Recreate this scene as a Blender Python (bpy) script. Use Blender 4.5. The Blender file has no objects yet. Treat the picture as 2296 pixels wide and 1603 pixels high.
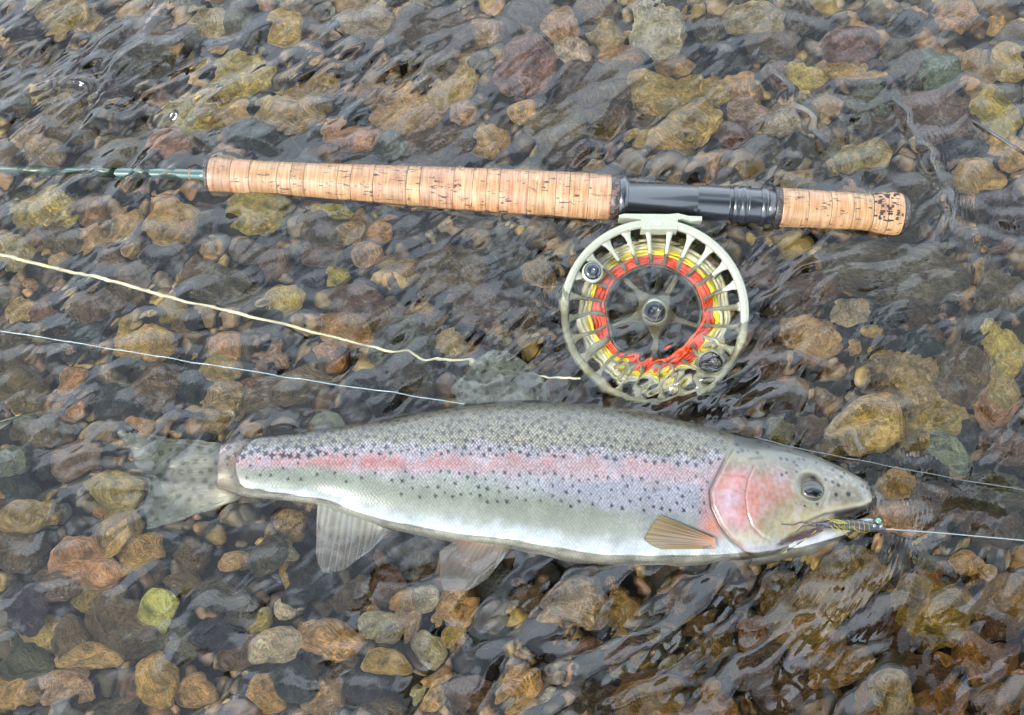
import bpy, math, random
import numpy as np
from mathutils import Vector, Matrix, noise as mnoise
S = bpy.context.scene
COL = S.collection
random.seed(7)
RNG = np.random.default_rng(11)
rad = math.radians

# ------------------------------------------------------------------ camera
TILT, DIST, LENS = 18.0, 0.72, 43.2
cd = bpy.data.cameras.new('camera'); cam = bpy.data.objects.new('camera', cd); COL.objects.link(cam)
cam.location = (0, -DIST*math.sin(rad(TILT)), DIST*math.cos(rad(TILT)))
cam.rotation_euler = (rad(TILT), 0, 0)
cd.lens = LENS; cd.sensor_width = 36; cd.clip_start = 0.01; cd.clip_end = 200
S.camera = cam

# ------------------------------------------------------------------ sky, sun, exposure
SUN_EL, SUN_ROT = 38.0, -128.0          # sun stands low to the left, behind the camera
w = bpy.data.worlds.new("World"); S.world = w; w.use_nodes = True
nt = w.node_tree; nt.nodes.clear()
out = nt.nodes.new('ShaderNodeOutputWorld'); bg = nt.nodes.new('ShaderNodeBackground')
sky = nt.nodes.new('ShaderNodeTexSky'); sky.sky_type = 'NISHITA'; sky.sun_disc = False
sky.sun_elevation = rad(SUN_EL); sky.sun_rotation = rad(SUN_ROT); sky.dust_density = 2.0
tc = nt.nodes.new('ShaderNodeTexCoord')
cn = nt.nodes.new('ShaderNodeTexNoise'); cn.inputs['Scale'].default_value = 1.9; cn.inputs['Detail'].default_value = 6
cn.inputs['Distortion'].default_value = 0.6
_o = nt.nodes.new('ShaderNodeVectorMath'); _o.inputs[1].default_value = (1.7, 9.4, 2); nt.links.new(tc.outputs['Generated'], _o.inputs[0]); nt.links.new(_o.outputs[0], cn.inputs['Vector'])
cr = nt.nodes.new('ShaderNodeValToRGB')
cr.color_ramp.elements[0].position = 0.48; cr.color_ramp.elements[0].color = (0.24, 0.24, 0.24, 1)
cr.color_ramp.elements[1].position = 0.58; cr.color_ramp.elements[1].color = (.9, .9, .9, 1)
_sx = nt.nodes.new('ShaderNodeSeparateXYZ'); nt.links.new(tc.outputs['Generated'], _sx.inputs[0])      # cover thickens towards the horizon
_m1 = nt.nodes.new('ShaderNodeMath'); _m1.operation = 'MULTIPLY_ADD'; _m1.inputs[1].default_value = -0.60; _m1.inputs[2].default_value = 0.50; nt.links.new(_sx.outputs['Z'], _m1.inputs[0])
_m2 = nt.nodes.new('ShaderNodeMath'); _m2.operation = 'ADD'; nt.links.new(cn.outputs['Fac'], _m2.inputs[0]); nt.links.new(_m1.outputs[0], _m2.inputs[1]); nt.links.new(_m2.outputs[0], cr.inputs['Fac'])
mx = nt.nodes.new('ShaderNodeMix'); mx.data_type = 'RGBA'
mx.inputs[7].default_value = (25.5, 29.5, 34.5, 1)
nt.links.new(cr.outputs['Color'], mx.inputs[0]); nt.links.new(sky.outputs[0], mx.inputs[6])
nt.links.new(mx.outputs[2], bg.inputs['Color']); bg.inputs['Strength'].default_value = 0.082
nt.links.new(bg.outputs[0], out.inputs[0])
sd = bpy.data.lights.new('sun', 'SUN'); sun = bpy.data.objects.new('sun', sd); COL.objects.link(sun)
sd.energy = 3.2; sd.angle = rad(11); sd.color = (1.0, 0.965, 0.91)
_d = Vector((math.sin(rad(SUN_ROT))*math.cos(rad(SUN_EL)), math.cos(rad(SUN_ROT))*math.cos(rad(SUN_EL)), math.sin(rad(SUN_EL))))
sun.rotation_euler = _d.to_track_quat('Z', 'Y').to_euler()
vs = S.view_settings; vs.view_transform = 'Standard'; vs.look = 'None'; vs.gamma = 1; vs.use_curve_mapping = False
vs.exposure = 1.12
cy = S.cycles
cy.use_denoising = True; cy.max_bounces = 14; cy.transmission_bounces = 10; cy.diffuse_bounces = 4; cy.glossy_bounces = 5
cy.transparent_max_bounces = 12; cy.caustics_refractive = True; cy.caustics_reflective = True
cy.blur_glossy = 0.5; cy.sample_clamp_indirect = 12

# ------------------------------------------------------------------ where a point of the photograph lies in the place
CAM = np.array(cam.location); _t = rad(TILT)
_F = np.array([0, math.sin(_t), -math.cos(_t)]); _U = np.array([0, math.cos(_t), math.sin(_t)]); _R = np.array([1.0, 0, 0])
PX = 0.6/2296                                   # metres per picture unit at the water
def ray(px, py):
    a = (px-1148)/2296*36/LENS; b = (801.5-py)/2296*36/LENS
    return _F + a*_R + b*_U
def at(px, py, z=0.0):
    d = ray(px, py); return CAM + d*((z-CAM[2])/d[2])
def atw(px, py, z):                             # under water: bends the line of sight at the surface
    if z >= 0: return at(px, py, z)
    p = at(px, py, 0); d = ray(px, py); d = d/np.linalg.norm(d)
    h = d.copy(); h[2] = 0; h /= 1.33
    d2 = np.array([h[0], h[1], -math.sqrt(1-h@h)])
    return p + d2*(z/d2[2])
def lin(c):
    c = np.asarray(c, float)/255
    return np.where(c <= 0.04045, c/12.92, ((c+0.055)/1.055)**2.4)
K = 0.235
def A(r, g, b, k=None):
    v = lin((r, g, b))*(k or K); return (float(v[0]), float(v[1]), float(v[2]), 1.0)

# ------------------------------------------------------------------ mesh helpers
def mesh(name, V, F, cols=None, uv=None, smooth=True, attrs=None):
    me = bpy.data.meshes.new(name)
    V = np.asarray(V, np.float32)
    if isinstance(F, np.ndarray):
        me.vertices.add(len(V)); me.vertices.foreach_set('co', V.ravel())
        n = len(F); k = F.shape[1]
        me.loops.add(n*k); me.loops.foreach_set('vertex_index', F.ravel().astype(np.int32))
        me.polygons.add(n); me.polygons.foreach_set('loop_start', np.arange(0, n*k, k, dtype=np.int32))
        me.update(calc_edges=True)
    else:
        me.from_pydata([tuple(map(float, v)) for v in V], [], F)
    if smooth: me.polygons.foreach_set('use_smooth', np.ones(len(me.polygons), bool))
    if cols is not None:
        ca = me.color_attributes.new('Col', 'FLOAT_COLOR', 'POINT')
        c = np.ones((len(V), 4), np.float32); c[:, :cols.shape[1]] = cols; ca.data.foreach_set('color', c.ravel())
    if attrs:
        for k_, a in attrs.items():
            at_ = me.attributes.new(k_, 'FLOAT', 'POINT'); at_.data.foreach_set('value', np.asarray(a, np.float32).ravel())
    if uv is not None:
        ul = me.uv_layers.new(name='UVMap'); li = np.empty(len(me.loops), np.int32); me.loops.foreach_get('vertex_index', li)
        ul.data.foreach_set('uv', uv[li].astype(np.float32).ravel())
    me.validate(); me.update()
    return me
def ob(name, me, mat=None, parent=None, loc=None):
    o = bpy.data.objects.new(name, me); COL.objects.link(o)
    if mat and me is not None and not me.materials: me.materials.append(mat)
    if parent: o.parent = parent
    if loc is not None: o.location = loc
    return o
def thing(name, label, cat, loc=(0, 0, 0), rot=(0, 0, 0), group=None):
    o = bpy.data.objects.new(name, None); COL.objects.link(o); o.location = loc; o.rotation_euler = rot
    o.empty_display_size = 0.01
    o['label'] = label; o['category'] = cat
    if group: o['group'] = group
    return o
def tag(o, label, cat, group=None):
    o['label'] = label; o['category'] = cat
    if group: o['group'] = group
    return o
def grid_faces(nu, nv, wrap_v=False, base=0):
    i = np.arange(nu-1)[:, None]; j = np.arange(nv if wrap_v else nv-1)[None, :]
    j2 = (j+1) % nv if wrap_v else j+1
    a = i*nv+j; b = (i+1)*nv+j; c = (i+1)*nv+j2; d = i*nv+j2
    return np.stack([a, b, c, d], -1).reshape(-1, 4)+base
def frames(P):
    P = np.asarray(P, float); T = np.gradient(P, axis=0); T /= np.linalg.norm(T, axis=1)[:, None]+1e-12
    up = np.array([0, 0, 1.0]); N = np.cross(T, up); bad = np.linalg.norm(N, axis=1) < 1e-3; N[bad] = [1, 0, 0]
    N /= np.linalg.norm(N, axis=1)[:, None]; B = np.cross(N, T)
    return T, N, B
def tube(P, R, seg=12, caps=True):
    P = np.asarray(P, float); n = len(P); R = np.broadcast_to(np.asarray(R, float), (n,))
    T, N, B = frames(P); th = np.linspace(0, 2*np.pi, seg, endpoint=False)
    V = P[:, None]+R[:, None, None]*(np.cos(th)[None, :, None]*N[:, None]+np.sin(th)[None, :, None]*B[:, None])
    V = V.reshape(-1, 3); F = grid_faces(n, seg, True)
    if caps:
        V = np.vstack([V, P[:1], P[-1:]]); a = len(V)-2; j = np.arange(seg)
        F = np.vstack([F, np.stack([np.full(seg, a), (j+1) % seg, j, j], -1), np.stack([np.full(seg, a+1), (n-1)*seg+j, (n-1)*seg+(j+1) % seg, (n-1)*seg+(j+1) % seg], -1)])
        F = [tuple(dict.fromkeys(map(int, f))) for f in F]
    return V, F
def join(parts):
    Vs, Fs, b = [], [], 0
    for V, F in parts:
        Vs.append(np.asarray(V, float)); Fs += [tuple(int(x)+b for x in f) for f in F]; b += len(V)
    return np.vstack(Vs), Fs
def lathe_z(prof, seg=96, arc=None):
    """closed profile of (radius, z) turned about z"""
    th = np.linspace(0, 2*np.pi, seg, endpoint=False); p = np.asarray(prof, float); n = len(p)
    V = np.stack([np.cos(th)[:, None]*p[None, :, 0], np.sin(th)[:, None]*p[None, :, 0], np.broadcast_to(p[None, :, 1], (seg, n))], -1).reshape(-1, 3)
    F = []
    for i in range(seg):
        for j in range(n):
            F.append((i*n+j, ((i+1) % seg)*n+j, ((i+1) % seg)*n+(j+1) % n, i*n+(j+1) % n))
    return V, F
def smooth_line(pts, n):
    pts = np.asarray(pts, float); t = np.r_[0, np.cumsum(np.linalg.norm(np.diff(pts[:, :2], axis=0), axis=1))]; t /= t[-1]
    u = np.linspace(0, 1, n); o_ = np.stack([np.interp(u, t, pts[:, k]) for k in range(pts.shape[1])], -1)
    k = max(1, n//(len(pts)*3)); ker = np.hanning(2*k+3)[1:-1]; ker /= ker.sum()
    m = len(ker)//2
    for c in range(o_.shape[1]):
        e = np.r_[2*o_[0, c]-o_[m:0:-1, c], o_[:, c], 2*o_[-1, c]-o_[-2:-m-2:-1, c]]
        o_[:, c] = np.convolve(e, ker, 'valid')
    return o_

# ------------------------------------------------------------------ materials
def mat(name):
    m = bpy.data.materials.new(name); m.use_nodes = True; n = m.node_tree
    b = n.nodes['Principled BSDF']; return m, n, b
def N(n, t, **kw):
    x = n.nodes.new(t)
    for k, v in kw.items():
        if k in x.inputs: x.inputs[k].default_value = v
        else: setattr(x, k, v)
    return x
def plain(name, col, rough=0.4, metal=0.0, coat=0.0, bump=0.0, bscale=800):
    m, n, b = mat(name); b.inputs['Roughness'].default_value = rough; b.inputs['Metallic'].default_value = metal
    b.inputs['Coat Weight'].default_value = coat; b.inputs['Coat Roughness'].default_value = 0.08
    tx = N(n, 'ShaderNodeTexCoord'); no = N(n, 'ShaderNodeTexNoise', Scale=bscale*0.25, Detail=4.0); n.links.new(tx.outputs['Object'], no.inputs['Vector'])
    r = N(n, 'ShaderNodeMapRange'); r.inputs[3].default_value = 0.78; r.inputs[4].default_value = 1.15; n.links.new(no.outputs['Fac'], r.inputs[0])
    mu = N(n, 'ShaderNodeVectorMath', operation='SCALE'); mu.inputs[0].default_value = col[:3]; n.links.new(r.outputs[0], mu.inputs['Scale'])
    n.links.new(mu.outputs[0], b.inputs['Base Color'])
    if bump:
        n2 = N(n, 'ShaderNodeTexNoise', Scale=float(bscale), Detail=3.0); n.links.new(tx.outputs['Object'], n2.inputs['Vector'])
        bp = N(n, 'ShaderNodeBump', Strength=bump, Distance=0.0004); n.links.new(n2.outputs['Fac'], bp.inputs['Height']); n.links.new(bp.outputs[0], b.inputs['Normal'])
    return m

# water: clear, mirror-smooth, bends light
m_water = bpy.data.materials.new('water'); m_water.use_nodes = True; n = m_water.node_tree; n.nodes.clear()
o_ = N(n, 'ShaderNodeOutputMaterial'); mixs = N(n, 'ShaderNodeMixShader'); fr = N(n, 'ShaderNodeFresnel', IOR=1.43)
rf = N(n, 'ShaderNodeBsdfRefraction', IOR=1.33, Roughness=0.0); rf.inputs['Color'].default_value = (0.98, 0.94, 0.82, 1)
gl = N(n, 'ShaderNodeBsdfGlossy', Roughness=0.02); gl.inputs['Color'].default_value = (1, 1, 1, 1)
tx = N(n, 'ShaderNodeTexCoord'); wn = N(n, 'ShaderNodeTexNoise', Scale=260.0, Detail=2.0, Distortion=0.4); n.links.new(tx.outputs['Object'], wn.inputs['Vector'])
bp = N(n, 'ShaderNodeBump', Strength=0.12, Distance=0.0004); n.links.new(wn.outputs['Fac'], bp.inputs['Height'])
for q in (rf, gl, fr): n.links.new(bp.outputs[0], q.inputs['Normal'])
n.links.new(fr.outputs[0], mixs.inputs[0]); n.links.new(rf.outputs[0], mixs.inputs[1]); n.links.new(gl.outputs[0], mixs.inputs[2]); n.links.new(mixs.outputs[0], o_.inputs[0])

# stone: colour of each stone comes from the object itself
m_stone, n, b = mat('stone'); b.inputs['Roughness'].default_value = 0.5; b.inputs['Specular IOR Level'].default_value = 0.3
oi = N(n, 'ShaderNodeObjectInfo'); tx = N(n, 'ShaderNodeTexCoord')
rv = N(n, 'ShaderNodeVectorMath', operation='SCALE'); rv.inputs[0].default_value = (37, 91, 53); n.links.new(oi.outputs['Random'], rv.inputs['Scale'])
va = N(n, 'ShaderNodeVectorMath', operation='ADD'); n.links.new(tx.outputs['Object'], va.inputs[0]); n.links.new(rv.outputs[0], va.inputs[1])
n1 = N(n, 'ShaderNodeTexNoise', Scale=1.6, Detail=7.0, Roughness=0.65, Distortion=0.5); n.links.new(va.outputs[0], n1.inputs['Vector'])
n2 = N(n, 'ShaderNodeTexNoise', Scale=9.0, Detail=5.0, Roughness=0.7); n.links.new(va.outputs[0], n2.inputs['Vector'])
vo = N(n, 'ShaderNodeTexVoronoi', Scale=5.0); n.links.new(va.outputs[0], vo.inputs['Vector'])
r1 = N(n, 'ShaderNodeMapRange'); r1.inputs[1].default_value = 0.3; r1.inputs[2].default_value = 0.7; r1.inputs[3].default_value = 0.35; r1.inputs[4].default_value = 1.65; n.links.new(n1.outputs['Fac'], r1.inputs[0])
r2 = N(n, 'ShaderNodeMapRange'); r2.inputs[1].default_value = 0.34; r2.inputs[2].default_value = 0.66; r2.inputs[3].default_value = 0.6; r2.inputs[4].default_value = 1.45; n.links.new(n2.outputs['Fac'], r2.inputs[0])
mm = N(n, 'ShaderNodeMath', operation='MULTIPLY'); n.links.new(r1.outputs[0], mm.inputs[0]); n.links.new(r2.outputs[0], mm.inputs[1])
vm = N(n, 'ShaderNodeVectorMath', operation='SCALE'); n.links.new(oi.outputs['Color'], vm.inputs[0]); n.links.new(mm.outputs[0], vm.inputs['Scale'])
# olive algae film in patches
n3 = N(n, 'ShaderNodeTexNoise', Scale=1.1, Detail=4.0); n.links.new(va.outputs[0], n3.inputs['Vector'])
r3 = N(n, 'ShaderNodeMapRange'); r3.inputs[1].default_value = 0.48; r3.inputs[2].default_value = 0.7; r3.inputs[4].default_value = 0.6; n.links.new(n3.outputs['Fac'], r3.inputs[0])
mxa = N(n, 'ShaderNodeMix', data_type='RGBA', blend_type='MULTIPLY'); mxa.inputs[7].default_value = (0.97, 0.88, 0.66, 1)
n.links.new(r3.outputs[0], mxa.inputs[0]); n.links.new(vm.outputs[0], mxa.inputs[6]); n.links.new(mxa.outputs[2], b.inputs['Base Color'])
bp = N(n, 'ShaderNodeBump', Strength=0.9, Distance=0.12); 
ad = N(n, 'ShaderNodeMath', operation='ADD'); n.links.new(n1.outputs['Fac'], ad.inputs[0]); n.links.new(n2.outputs['Fac'], ad.inputs[1]); n.links.new(ad.outputs[0], bp.inputs['Height']); n.links.new(bp.outputs[0], b.inputs['Normal'])

# gravel: colour from the mesh, one value per pebble
def vcol_mat(name, rough=0.5, coat=0.0, spec=0.4, bump=0.3, bscale=900.0, lo=0.7, hi=1.3):
    m, n, b = mat(name); b.inputs['Roughness'].default_value = rough; b.inputs['Specular IOR Level'].default_value = spec
    b.inputs['Coat Weight'].default_value = coat; b.inputs['Coat Roughness'].default_value = 0.06
    c = N(n, 'ShaderNodeVertexColor', layer_name='Col'); tx = N(n, 'ShaderNodeTexCoord')
    no = N(n, 'ShaderNodeTexNoise', Scale=bscale*0.4, Detail=5.0, Roughness=0.6); n.links.new(tx.outputs['Object'], no.inputs['Vector'])
    r = N(n, 'ShaderNodeMapRange'); r.inputs[1].default_value = 0.3; r.inputs[2].default_value = 0.7; r.inputs[3].default_value = lo; r.inputs[4].default_value = hi; n.links.new(no.outputs['Fac'], r.inputs[0])
    v = N(n, 'ShaderNodeVectorMath', operation='SCALE'); n.links.new(c.outputs[0], v.inputs[0]); n.links.new(r.outputs[0], v.inputs['Scale']); n.links.new(v.outputs[0], b.inputs['Base Color'])
    if bump:
        bp = N(n, 'ShaderNodeBump', Strength=bump, Distance=0.0005); n.links.new(no.outputs['Fac'], bp.inputs['Height']); n.links.new(bp.outputs[0], b.inputs['Normal'])
    return m
m_gravel = vcol_mat('gravel', 0.55, bump=0.5, bscale=600.0, lo=0.55, hi=1.5)

# sediment of the bed
m_bed, n, b = mat('bed_sediment'); b.inputs['Roughness'].default_value = 0.8
tx = N(n, 'ShaderNodeTexCoord'); vo = N(n, 'ShaderNodeTexVoronoi', Scale=70.0); n.links.new(tx.outputs['Object'], vo.inputs['Vector'])
cr = N(n, 'ShaderNodeValToRGB'); e = cr.color_ramp.elements; e[0].color = (0.016, 0.013, 0.010, 1); e[1].color = (0.07, 0.055, 0.035, 1)
hs = N(n, 'ShaderNodeSeparateColor'); n.links.new(vo.outputs['Color'], hs.inputs[0]); n.links.new(hs.outputs[0], cr.inputs[0]); n.links.new(cr.outputs[0], b.inputs['Base Color'])
bp = N(n, 'ShaderNodeBump', Strength=1.0, Distance=0.006); bp.invert = True; n.links.new(vo.outputs['Distance'], bp.inputs['Height']); n.links.new(bp.outputs[0], b.inputs['Normal'])

# ------------------------------------------------------------------ the shape of the trout (needed by the water too)
f_x  = [488, 520, 560, 640, 720, 800, 880, 960, 1050, 1150, 1250, 1350, 1450, 1550, 1620, 1680, 1740, 1800, 1850, 1890, 1920, 1942, 1955]
f_tp = [1000, 988, 982, 976, 968, 956, 945, 928, 916, 908, 909, 917, 932, 953, 972, 988, 1000, 1016, 1034, 1053, 1068, 1080, 1090]
f_bt = [1096, 1106, 1116, 1120, 1132, 1162, 1188, 1204, 1218, 1230, 1250, 1262, 1267, 1262, 1258, 1254, 1244, 1216, 1190, 1170, 1156, 1146, 1140]
f_t  = [5, 7, 9, 12, 15, 18, 21, 23, 25, 26, 26.5, 26.5, 26, 25.5, 25, 24, 22, 19, 16, 13.5, 11, 8, 3.5]       # half thickness, mm
f_zt = [-1.0, 1.0, 3.0, 5.5, 6.5, 8.5, 10, 11, 12.5, 13, 13, 13, 13, 13, 12.8, 12.4, 11.6, 10.4, 9, 7.8, 6.4, 4.4, 1]        # height of its upper side above the water, mm
def fsm(vals, n=900):
    xs = np.linspace(f_x[0], f_x[-1], n); v = np.interp(xs, f_x, vals); k = np.hanning(47); k /= k.sum()
    m = 23; e = np.r_[2*v[0]-v[m:0:-1], v, 2*v[-1]-v[-2:-m-2:-1]]; return xs, np.convolve(e, k, 'valid')
FXS, FTP = fsm(f_tp); _, FBT = fsm(f_bt); _, FT = fsm(f_t); _, FZ = fsm(f_zt)
# keep the snout blunt
_e = np.clip((f_x[-1]-FXS)/15, 0, 1); _rd = np.sqrt(1-(1-_e)**2)
_c = (FTP+FBT)/2; _h = (FBT-FTP)/2*(_rd*0.85+0.15*_e); FTP, FBT = _c-_h, _c+_h; FT = FT*(_rd*0.9+0.05)
def fish_prof(X):
    return np.interp(X, FXS, FTP), np.interp(X, FXS, FBT), np.interp(X, FXS, FT)*1e-3, np.interp(X, FXS, FZ)*1e-3
EXPN = 2.35

def poly_dist(x, y, pts):
    d = np.full(np.shape(x), 1e9); side = np.zeros(np.shape(x)); tt = np.zeros(np.shape(x)); L = 0
    pts = np.asarray(pts, float); tot = np.sum(np.linalg.norm(np.diff(pts, axis=0), axis=1))
    for a, b_ in zip(pts[:-1], pts[1:]):
        v = b_-a; l2 = v@v; t = np.clip(((x-a[0])*v[0]+(y-a[1])*v[1])/l2, 0, 1)
        dx = x-a[0]-t*v[0]; dy = y-a[1]-t*v[1]; dd = np.hypot(dx, dy); cr_ = v[0]*dy-v[1]*dx
        m = dd < d; d = np.where(m, dd, d); side = np.where(m, np.sign(cr_), side); tt = np.where(m, (L+t*math.sqrt(l2))/tot, tt); L += math.sqrt(l2)
    return d, side, tt
def sstep(a, b_, x):
    t = np.clip((x-a)/(b_-a), 0, 1); return t*t*(3-2*t)

# ------------------------------------------------------------------ WATER
def fft_field(nn, size, lo, hi, ang, spread, seed):
    """waves between two lengths (m) travelling about one heading; slope rms = 1"""
    r = np.random.default_rng(seed); k = np.fft.fftfreq(nn, size/nn)
    kx, ky = np.meshgrid(k, k, indexing='ij'); kk = np.hypot(kx, ky)+1e-9; th = np.arctan2(ky, kx)
    d = np.abs((th-ang+np.pi/2) % np.pi-np.pi/2)
    amp = np.exp(-(np.log(kk*math.sqrt(lo*hi))/(0.5*math.log(hi/lo)))**2)*np.exp(-(d/spread)**2)/kk**1.5
    f = np.real(np.fft.ifft2(amp*(r.normal(size=kk.shape)+1j*r.normal(size=kk.shape))))
    g = np.gradient(f, size/nn); return f/math.sqrt(np.mean(g[0]**2+g[1]**2))
def sampler(f, size):
    nn = f.shape[0]
    def s(x, y):
        u = (x/size % 1)*nn; v = (y/size % 1)*nn; i = np.floor(u).astype(int); j = np.floor(v).astype(int); a = u-i; b_ = v-j
        i %= nn; j %= nn; i2 = (i+1) % nn; j2 = (j+1) % nn
        return (f[i, j]*(1-a)+f[i2, j]*a)*(1-b_)+(f[i, j2]*(1-a)+f[i2, j2]*a)*b_
    return s
def axis_pts(a, b_, step, far):
    c = np.arange(a, b_+step/2, step); o1, x, s = [], b_, step
    while x < far: s *= 1.22; x += s; o1.append(x)
    o2, x, s = [], a, step
    while x > -far: s *= 1.22; x -= s; o2.append(x)
    return np.r_[o2[::-1], c, o1]
wx = axis_pts(-0.37, 0.37, 0.00105, 5.0); wy = axis_pts(-0.27, 0.33, 0.00105, 5.0)
GX, GY = np.meshgrid(wx, wy, indexing='ij')
# picture units of every water vertex
_dx = GX-CAM[0]; _dy = GY-CAM[1]; _dz = -CAM[2]
_dep = _dy*_F[1]+_dz*_F[2]; _dep = np.where(_dep < 0.05, 0.05, _dep)
QX = 1148+_dx/_dep*LENS/36*2296; QY = 801.5-(_dy*_U[1]+_dz*_U[2])/_dep*LENS/36*2296
def env(blobs, base):
    e = np.full(QX.shape, base)
    for (cx, cy_, rx, ry, v) in blobs:
        e = e+(v-base)*np.exp(-((QX-cx)/rx)**2-((QY-cy_)/ry)**2)
    return np.clip(e, 0, None)
inner = np.exp(-np.clip(np.maximum(np.abs(GX)-0.37, np.abs(GY-0.03)-0.30), 0, None)/0.05)
fa = sampler(fft_field(512, 1.3, 0.028, 0.085, rad(-47), 0.55, 3), 1.3)
fb = sampler(fft_field(1024, 1.1, 0.013, 0.034, rad(-50), 0.8, 4), 1.1)
fb2 = sampler(fft_field(1024, 1.1, 0.012, 0.030, rad(-80), 0.9, 9), 1.1)
fc = sampler(fft_field(1024, 0.9, 0.0040, 0.0080, rad(-48), 0.35, 5), 0.9)
eA = env([(250, 250, 420, 260, .20), (700, 1000, 500, 300, .09), (1600, 1480, 600, 140, .24)], .085)
eB = env([(260, 240, 330, 230, .20), (830, 170, 230, 110, .17), (150, 1000, 300, 330, .17), (1400, 90, 250, 120, .045), (700, 1230, 380, 90, .03),
          (700, 560, 250, 100, .06), (1550, 370, 260, 60, .16), (950, 800, 300, 70, .13), (1500, 1470, 450, 120, .20), (1900, 1320, 260, 150, .24),
          (430, 1080, 190, 100, .09), (2000, 1000, 120, 120, .10), (1200, 1080, 400, 90, .03), (1460, 700, 170, 100, .16), (1540, 860, 170, 90, .5), (2100, 1500, 200, 90, .08), (1850, 620, 180, 50, .06), (1700, 150, 500, 130, .045), (2150, 900, 150, 150, .05), (1000, 330, 200, 60, .05), (350, 1500, 300, 90, .06)], .075)
eC = env([(130, 130, 200, 160, .20), (330, 230, 200, 110, .16), (850, 180, 170, 90, .18), (150, 700, 160, 300, .10), (1500, 1480, 300, 100, .10), (430, 960, 170, 40, .16), (1650, 400, 160, 50, .15), (1250, 520, 160, 60, .10),
          (1750, 650, 90, 130, .16), (1990, 1150, 110, 120, .05), (1150, 780, 160, 60, .14), (1540, 860, 160, 80, .38), (2080, 780, 120, 80, .1), (700, 1230, 300, 100, .0)], .03)
H = fa(GX, GY)*eA*1.1 + (fb(GX, GY)*0.8+fb2(GX+.3, GY+.7)*0.7)*eB*1.7*inner + fc(GX, GY)*eC*1.35*inner
# standing crests the current holds behind and ahead of things; ripples ride on one side of them
def ridge(pts, amp, wid, cap=0.0, lam=0.0026, reach=0.012, flip=1):
    global H
    nn_ = fb2(GX*1.3+.1, GY*1.3); nn_ = nn_/nn_.std(); n2_ = fa(GX*1.5+.4, GY*1.5); n2_ = n2_/n2_.std()
    d, s, t = poly_dist(QX+3.5*nn_, QY+5*n2_, pts); d = d*PX; e = (np.sin(np.clip(t, 0, 1)*np.pi)**0.5)*np.clip(.6+.4*n2_, .1, 1.0)+0.02
    H = H+1.45*amp*e*np.exp(-(d/wid)**2)
    if cap:
        sd = d*s*flip
        H = H+2.1*cap*e*np.where(sd > 0, np.sin(2*np.pi*sd/lam)*np.exp(-sd/reach), 0)
ridge([(1868, 895), (1905, 985), (1932, 1060), (1966, 1140), (1985, 1200)], 0.00176, 0.0035, 0.000240, 0.0026, 0.020, -1)
ridge([(1985, 190), (2060, 320), (2112, 420), (2130, 500), (2112, 580), (2050, 640), (1930, 680)], 0.00262, 0.0032, 0.000270, 0.0026, 0.018, -1)
ridge([(1695, 110), (1790, 250), (1850, 330), (1905, 430)], 0.00144, 0.0030, 0.000210, 0.0026, 0.012, -1)
ridge([(540, 965), (640, 955), (740, 972), (800, 1000), (890, 1000), (945, 965), (1000, 930)], 0.00128, 0.0025, 0.000150, 0.0028, 0.010, 1)
ridge([(130, 180), (290, 240)], 0.00192, 0.003, 0.000270, 0.003, 0.01)
ridge([(950, 110), (1000, 270)], 0.00192, 0.003, 0.000240, 0.003, 0.012)
ridge([(370, 225), (480, 340)], 0.00160, 0.003, 0.000210, 0.003, 0.010)
ridge([(1700, 700), (1790, 600), (1900, 570), (2040, 560)], 0.00160, 0.003, 0.000210, 0.0028, 0.014)
ridge([(1230, 500), (1270, 640), (1240, 760), (1150, 860)], 0.00112, 0.003, 0.000180, 0.003, 0.010)
ridge([(360, 1510), (430, 1430), (560, 1350)], 0.0008, 0.005)
ridge([(1080, 1480), (1200, 1430), (1330, 1290)], 0.0009, 0.004)
ridge([(1990, 1215), (2130, 1290), (2290, 1450)], 0.0010, 0.005)
ridge([(1640, 1320), (1800, 1260), (1900, 1210)], 0.0009, 0.004)
# the fan of fine ripples by the snout
rr = np.hypot(QX-1350, QY-1050); an = np.arctan2(QY-1050, QX-1350)
H += 0.00030*np.sin(rr*PX*2*np.pi/0.0028)*np.exp(-((rr-690)/70)**2)*np.exp(-((an-0.12)/0.34)**2)
H += 0.00034*np.sin(rr*PX*2*np.pi/0.0036+1)*np.exp(-((rr-600)/110)**2)*np.exp(-((an-0.52)/0.16)**2)

# ---- rod axis, needed for the way the water climbs it
ROD_A, ROD_B = at(470, 391, 0.0015), at(2012, 480, 0.0025)
ROD_D = (ROD_B-ROD_A)/np.linalg.norm(ROD_B-ROD_A)
def rodp(px):                                   # point of the axis under picture column px
    t = (px-470)/(2012-470); lo_, hi_ = -0.5, 1.2
    for _ in range(40):
        m = (lo_+hi_)/2; p = ROD_A+(ROD_B-ROD_A)*m; v = p-CAM
        if 1148+(v@_R)/(v@_F)*LENS/36*2296 < px: lo_ = m
        else: hi_ = m
    return ROD_A+(ROD_B-ROD_A)*m
fx_, fr_ = [470, 478, 520, 600, 700, 850, 1000, 1150, 1300, 1385], [41, 42, 40, 38.5, 40, 45, 49, 52.5, 54, 53]
lx = (GX-ROD_A[0])*ROD_D[0]+(GY-ROD_A[1])*ROD_D[1]; ly = np.abs(-(GX-ROD_A[0])*ROD_D[1]+(GY-ROD_A[1])*ROD_D[0])
rr_ = np.interp(QX, fx_+[1400, 1735, 1740, 1880, 1930, 1990, 2020], fr_+[41, 41, 46, 44, 44, 50, 48])*PX
m_ = sstep(-0.004, 0.004, lx)*sstep(-0.004, 0.004, np.linalg.norm(ROD_B-ROD_A)-lx)
H += m_*0.0013*np.exp(-np.clip(ly-rr_, 0, None)/0.0022)
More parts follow.
